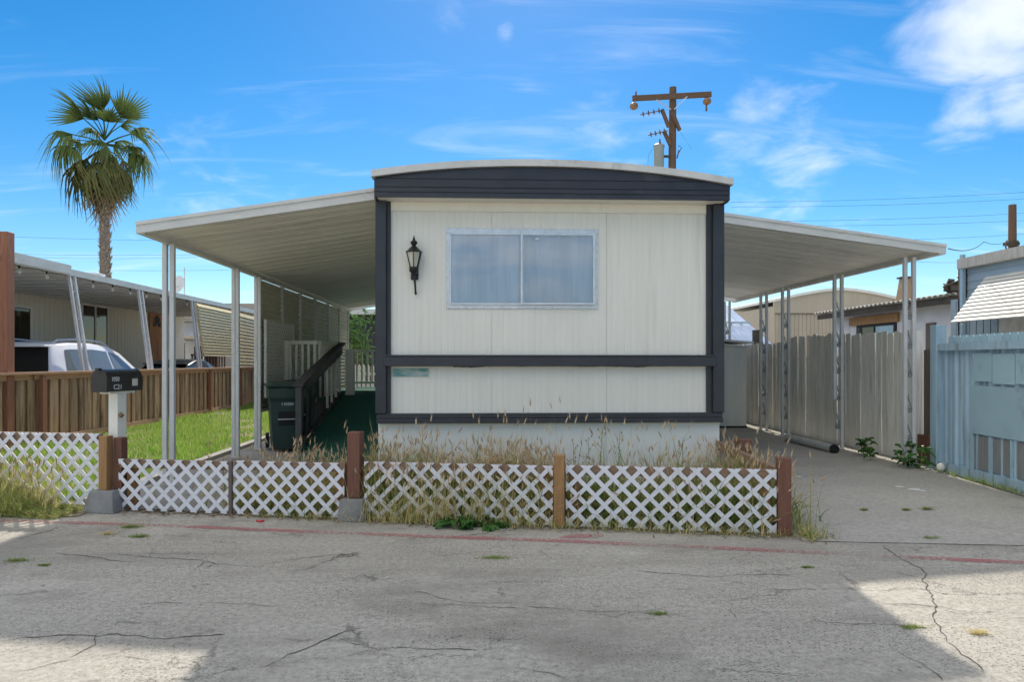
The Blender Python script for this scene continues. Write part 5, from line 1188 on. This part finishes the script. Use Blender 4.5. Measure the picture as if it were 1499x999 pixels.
# --- grassy verge at far left and along the foot of the fence
vg, vgd = MB(), MB()
for i in range(6500):
    x = random.uniform(-5.6, -3.82); c = F(x)+FN*random.uniform(-.05, .42); tall = max(.2, min(1, (-3.75-x)/.9)); h = random.uniform(.10, .38)*tall*(1.15 if x < -4.2 else .75)
    blade(vg if random.random() < .72 else vgd, (c.x, c.y, .008), h, (rnd(.10), rnd(.10)-.03), random.uniform(.003, .0055), 3)
for i in range(420):
    x = random.uniform(-5.4, -4.1); c = F(x)+FN*random.uniform(.0, .2); t_ = blade(vgd, (c.x, c.y, .01), random.uniform(.28, .5), (rnd(.12), rnd(.08)), .0028, 4)
    if random.random() < .7: head(vgd, t_, (rnd(.3), rnd(.3), 1), .07, .008)
for i in range(1300):
    x = random.uniform(-2.2, 2.75); c = F(x)+FN*abs(rnd(.05)); k = 1.2 if .55 < x < 1.3 else .7
    blade(vg if random.random() < .5 else vgd, (c.x, c.y, .004), random.uniform(.03, .14)*k, (rnd(.06), rnd(.05)), random.uniform(.002, .0035), 3)
for i in range(260): c = Vector((2.62+abs(rnd(.10)), random.uniform(5.35, 5.75), .01)); blade(vg if random.random() < .5 else vgd, c, random.uniform(.03, .16), (rnd(.07), rnd(.05)), .003, 3)
tag(vg.build('verge_grass', 'leaf_green', None, recalc=False), 'green verge grass along the foot of the lattice fences', 'grass', kind='stuff')
tag(vgd.build('verge_straw', 'leaf_dry', None, recalc=False), 'dry grass and seed heads in the verge at far left', 'grass', kind='stuff')
# litter of dead leaves and crumbs along the fence foot
db = MB()
for i in range(3600):
    x = random.uniform(-4.9, 2.9); c = F(x)+FN*(abs(rnd(.09))-.06)+Vector((0, 0, random.uniform(.006, .014))); a = random.uniform(0, 6.28); l = random.uniform(.006, .022); d_ = Vector((math.cos(a), math.sin(a), rnd(.25))); s_ = Vector((-math.sin(a), math.cos(a), rnd(.2)))*.35
    db.add([c-d_*l-s_*l, c+d_*l-s_*l, c+d_*l*.8+s_*l, c-d_*l+s_*l], [(0, 1, 2, 3)])
tag(db.build('leaf_litter', 'debris', None, recalc=False), 'scattered dead leaf litter along the foot of the fence', 'leaf litter', kind='stuff')
# --- lawn
lw = MB()
for i in range(52000):
    v = random.random(); y = 7.15+(26-7.15)*v**1.7; x = random.uniform(-7.33, -3.97); k = 1+(y-7)/14
    pn = math.sin(x*2.3+y*1.1)+.7*math.sin(x*5.1-y*2.3+1)+.5*math.sin(y*4.1+x)
    if pn < random.uniform(-2.6, -.7): continue
    hh_ = random.uniform(.04, .12)*(1+.28*pn); p_ = Vector((x, y, .032)); a = random.uniform(0, 6.283); w = .0035*k; s_ = Vector((math.cos(a), math.sin(a), 0))*w; l = Vector((rnd(.03), rnd(.03), hh_))
    lw.add([p_-s_, p_+s_, p_+l*.6+s_*.6+Vector((rnd(.006), rnd(.006), 0)), p_+l], [(0, 1, 2), (0, 2, 3)])
tag(lw.build('lawn_grass', 'lawn', None, recalc=False), 'bright green sunlit lawn beside the left carport', 'lawn', kind='stuff')
# --- tufts in the road cracks
tufts = ((192, 773, 20, .06, 'larger green grass tuft in the road near the mailbox block'), (203, 787, 22, .05, 'grass tuft in the road just below the larger one'), (158, 783, 12, .04, 'small dry tuft left of the two road tufts'),
         (25, 822, 20, .04, 'low weed patch in the crack at left edge of the road'), (65, 829, 10, .03, 'tiny weed in the left road crack'), (724, 818, 26, .035, 'flat green weed in the road below the red line'),
         (964, 900, 12, .03, 'small weed in the long crack at mid road'), (1335, 920, 16, .03, 'weed at the right end of the long road crack'), (1432, 929, 9, .05, 'yellow straw clump on the sunlit road at right'),
         (1182, 832, 10, .03, 'tiny weed under the red line at right'), (1363, 790, 16, .05, 'thin dark sprig at the driveway joint'), (1265, 748, 6, .05, 'left of three small sprigs on the driveway'), (1327, 748, 8, .05, 'middle of three small sprigs on the driveway'), (1357, 747, 9, .07, 'right of three small sprigs on the driveway'), (765, 785, 0, 0, ''))
for (px, py, w, h, lab) in tufts:
    if not lab: continue
    z0 = zdrive(gr(px, py, .04).y)+.0 if (py < 760 and px > 1200) else 0; c = gr(px, py, z0); mb = MB(); sp_ = w*.0028
    for i in range(int(60+w*6)):
        p_ = c+Vector((rnd(sp_*.8), rnd(sp_*.3), .002)); blade(mb, p_, random.uniform(.3, 1.0)*h*.75, (rnd(h*.8), rnd(h*.6)), .0022, 3)
    tag(mb.build('grass_tuft', 'leaf_dry' if 'straw' in lab or 'dry' in lab else 'leaf_green', None, recalc=False), lab, 'weed', 'weeds growing in the pavement')
a = gr(380, 765); tag(MB().prism([a+Vector((-.035, 0, .004)), a+Vector((.02, -.02, .004)), a+Vector((.04, .015, .004)), a+Vector((-.01, .025, .004))], (0, 0, .012)).build('litter_scrap', 'red_scrap', None), 'small red litter scrap on the road by the lattice', 'litter')
# --- broad-leaved plants
def leafy(mb, c, az, el, L_, W_, pet=.05):
    d = Vector((math.cos(az)*math.cos(el), math.sin(az)*math.cos(el), math.sin(el))); s_ = Vector((-math.sin(az), math.cos(az), 0)); up_ = s_.cross(d)*-1; c = Vector(c); vs = []
    mb.tube([c, c+d*pet], .003, 4)
    prof = ((0, .08), (.18, .62), (.42, 1), (.68, .8), (.88, .38), (1, .02))
    for t, w in prof:
        p_ = c+d*(pet+L_*t)+Vector((0, 0, -.55*L_*t*t*math.cos(el))); e = s_*W_*w*(1+rnd(.08)); vs += [p_-e+Vector((0, 0, .22*W_*w)), p_+Vector((0, 0, -.02)), p_+e+Vector((0, 0, .22*W_*w))]
    mb.add(vs, [f for k in range(5) for f in ((3*k, 3*k+1, 3*k+4, 3*k+3), (3*k+1, 3*k+2, 3*k+5, 3*k+4))])
def plant(label, c, n, L_, W_, hgt, stems=1, elr=(-.1, .9)):
    o = thing('leafy_plant', label, 'plant', c, 'broad leaved weeds'); c = Vector(c); sm_ = MB()
    tops = [c+Vector((rnd(.08)*(stems > 1), rnd(.06)*(stems > 1), 0)) for _ in range(stems)]
    for t_ in tops: sm_.tube([t_, t_+Vector((rnd(.02), rnd(.02), hgt))], [.006, .003], 5)
    sm_.build('stem', 'leaf_green', o, recalc=False)
    for i in range(n):
        t_ = random.choice(tops); m_ = MB(); leafy(m_, t_+Vector((0, 0, hgt*random.random()**.7)), random.uniform(0, 6.283), random.uniform(*elr), L_*random.uniform(.6, 1.15), W_*random.uniform(.7, 1.15)); m_.build('leaf', 'broadleaf', o, smooth=2, recalc=False)
a = F(-.17)+FN*.14; plant('dark green broad leaved weed at the foot of the lattice below the window', (a.x, a.y, .003), 30, .17, .05, .04, 2, (-.05, .8))
a = F(.08)+FN*.13; plant('smaller flat leaved weed right of the broad leaved one by the lattice', (a.x, a.y, .003), 16, .16, .045, .03, 1, (-.1, .5))
a = gr(1262, 668, .1); plant('leafy green plant by the plank fence right of the cut post', (a.x+.0, a.y+.02, .095), 34, .11, .036, .22, 3)
a = gr(1343, 686, .1); plant('larger glossy plant under the front carport post at right', (a.x-.05, a.y+.03, .095), 46, .13, .042, .28, 4)
a = gr(1293, 676, .1); plant('low leafy sprout between the two plants by the plank fence', (a.x, a.y+.02, .095), 14, .08, .03, .14, 2)
# moss and weeds along the fence feet on the right
ms = MB()
for i in range(1500):
    if random.random() < .5: s_ = random.uniform(0, 3.0); p_ = bq(s_, random.uniform(.04, .16), .09)
    else: y = random.uniform(8.3, 12.5); p_ = Vector((5.97-abs(rnd(.05)), y, .097))
    blade(ms, p_, random.uniform(.02, .10), (rnd(.03), rnd(.03)), .0035, 3)
tag(ms.build('fence_foot_grass', 'leaf_green', None, recalc=False), 'thin green growth along the feet of the right hand fences', 'grass', kind='stuff')
# --- tree behind the deck and a dark house beyond
tr = thing('small_tree', 'small leafy tree behind the far deck railing', 'tree', (-4.2, 20.5, 0))
MB().tube([(-4.3, 20.5, 0), (-4.25, 20.5, 1.2), (-4.1, 20.4, 2.2)], [.07, .05, .03], 8).build('trunk', 'bark', tr)
cr_ = MB()
for i in range(900):
    c = Vector((-4.05+rnd(.38), 20.4+rnd(.4), 2.2+rnd(.42))); leafy(cr_, c, random.uniform(0, 6.28), random.uniform(-.9, .6), random.uniform(.09, .17), .03, .01)
for b in range(9): cr_.tube([(-4.1, 20.4, 1.8), (-4.05+rnd(.4), 20.4+rnd(.4), 2.3+rnd(.35))], [.02, .006], 5)
cr_.build('crown', 'tree_leaf', tr, recalc=False)
rh = thing('house', 'dark shaded house with pale eave seen past the deck railing', 'house', (-3, 24.5, 0))
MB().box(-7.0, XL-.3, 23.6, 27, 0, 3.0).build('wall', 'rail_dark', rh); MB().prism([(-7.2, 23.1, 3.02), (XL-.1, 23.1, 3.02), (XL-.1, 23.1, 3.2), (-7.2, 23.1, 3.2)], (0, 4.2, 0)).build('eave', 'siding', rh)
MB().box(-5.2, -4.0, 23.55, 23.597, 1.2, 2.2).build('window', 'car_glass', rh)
pf = thing('picket_fence', 'low white picket fence beyond the deck railing', 'fence', (-3, 22, 0)); pk = MB().prism([(-.05, 0, 0), (.05, 0, 0), (.05, 0, 1.25), (0, 0, 1.35), (-.05, 0, 1.25)], (0, .02, 0)).mesh('picket', 'white_paint')
x = -4.6
while x < XL-.2: piece('picket', pk, pf, (x, 22, .02)); x += .14
MB().box(-4.6, XL-.2, 22.022, 22.06, .4, .48).build('rail', 'white_paint', pf); MB().box(-4.6, XL-.2, 22.022, 22.06, 1.0, 1.08).build('rail', 'white_paint', pf)
# --- the home across the street, mirrored in the window
oh = thing('mobile_home', 'white mobile home across the street, mirrored in the front window', 'mobile home', (.9, -9, 0))
MB().box(-1.2, 2.6, -18, -9.0, 0, 3.0).build('wall', 'siding_white', oh); vs = []; N_ = 16
for i in range(N_+1): x = -1.35+4.1*i/N_; z = 3.02+.38*math.sin(math.pi*i/N_); vs += [(x, -8.7, 3.0), (x, -8.7, z+.06), (x, -18.2, 3.0), (x, -18.2, z+.06)]
fs = []
for i in range(N_): a, b = 4*i, 4*i+4; fs += [(a, b, b+1, a+1), (a+2, a+3, b+3, b+2), (a, a+2, b+2, b), (a+1, b+1, b+3, a+3)]
MB().add(vs, fs).build('roof', 'roof_white', oh); w = MB().box(-.2, 1.5, -9.0, -8.97, 1.7, 2.6).build('window', 'alu', oh); MB().box(-.12, .6, -8.97, -8.96, 1.78, 2.52).build('pane', 'car_glass', w); MB().box(.7, 1.42, -8.97, -8.96, 1.78, 2.52).build('pane', 'car_glass', w)
MB().prism([(2.6, -9.4, 2.9), (5.3, -9.4, 2.6), (5.3, -9.4, 2.72), (2.6, -9.4, 3.02)], (0, -8, 0)).build('carport', 'gutter', oh)
for x in (5.1,):
    for y in (-9.6, -12.5, -15.5): MB().box(x-.04, x+.04, y-.04, y+.04, 0, 2.62).build('post', 'post_white', oh)
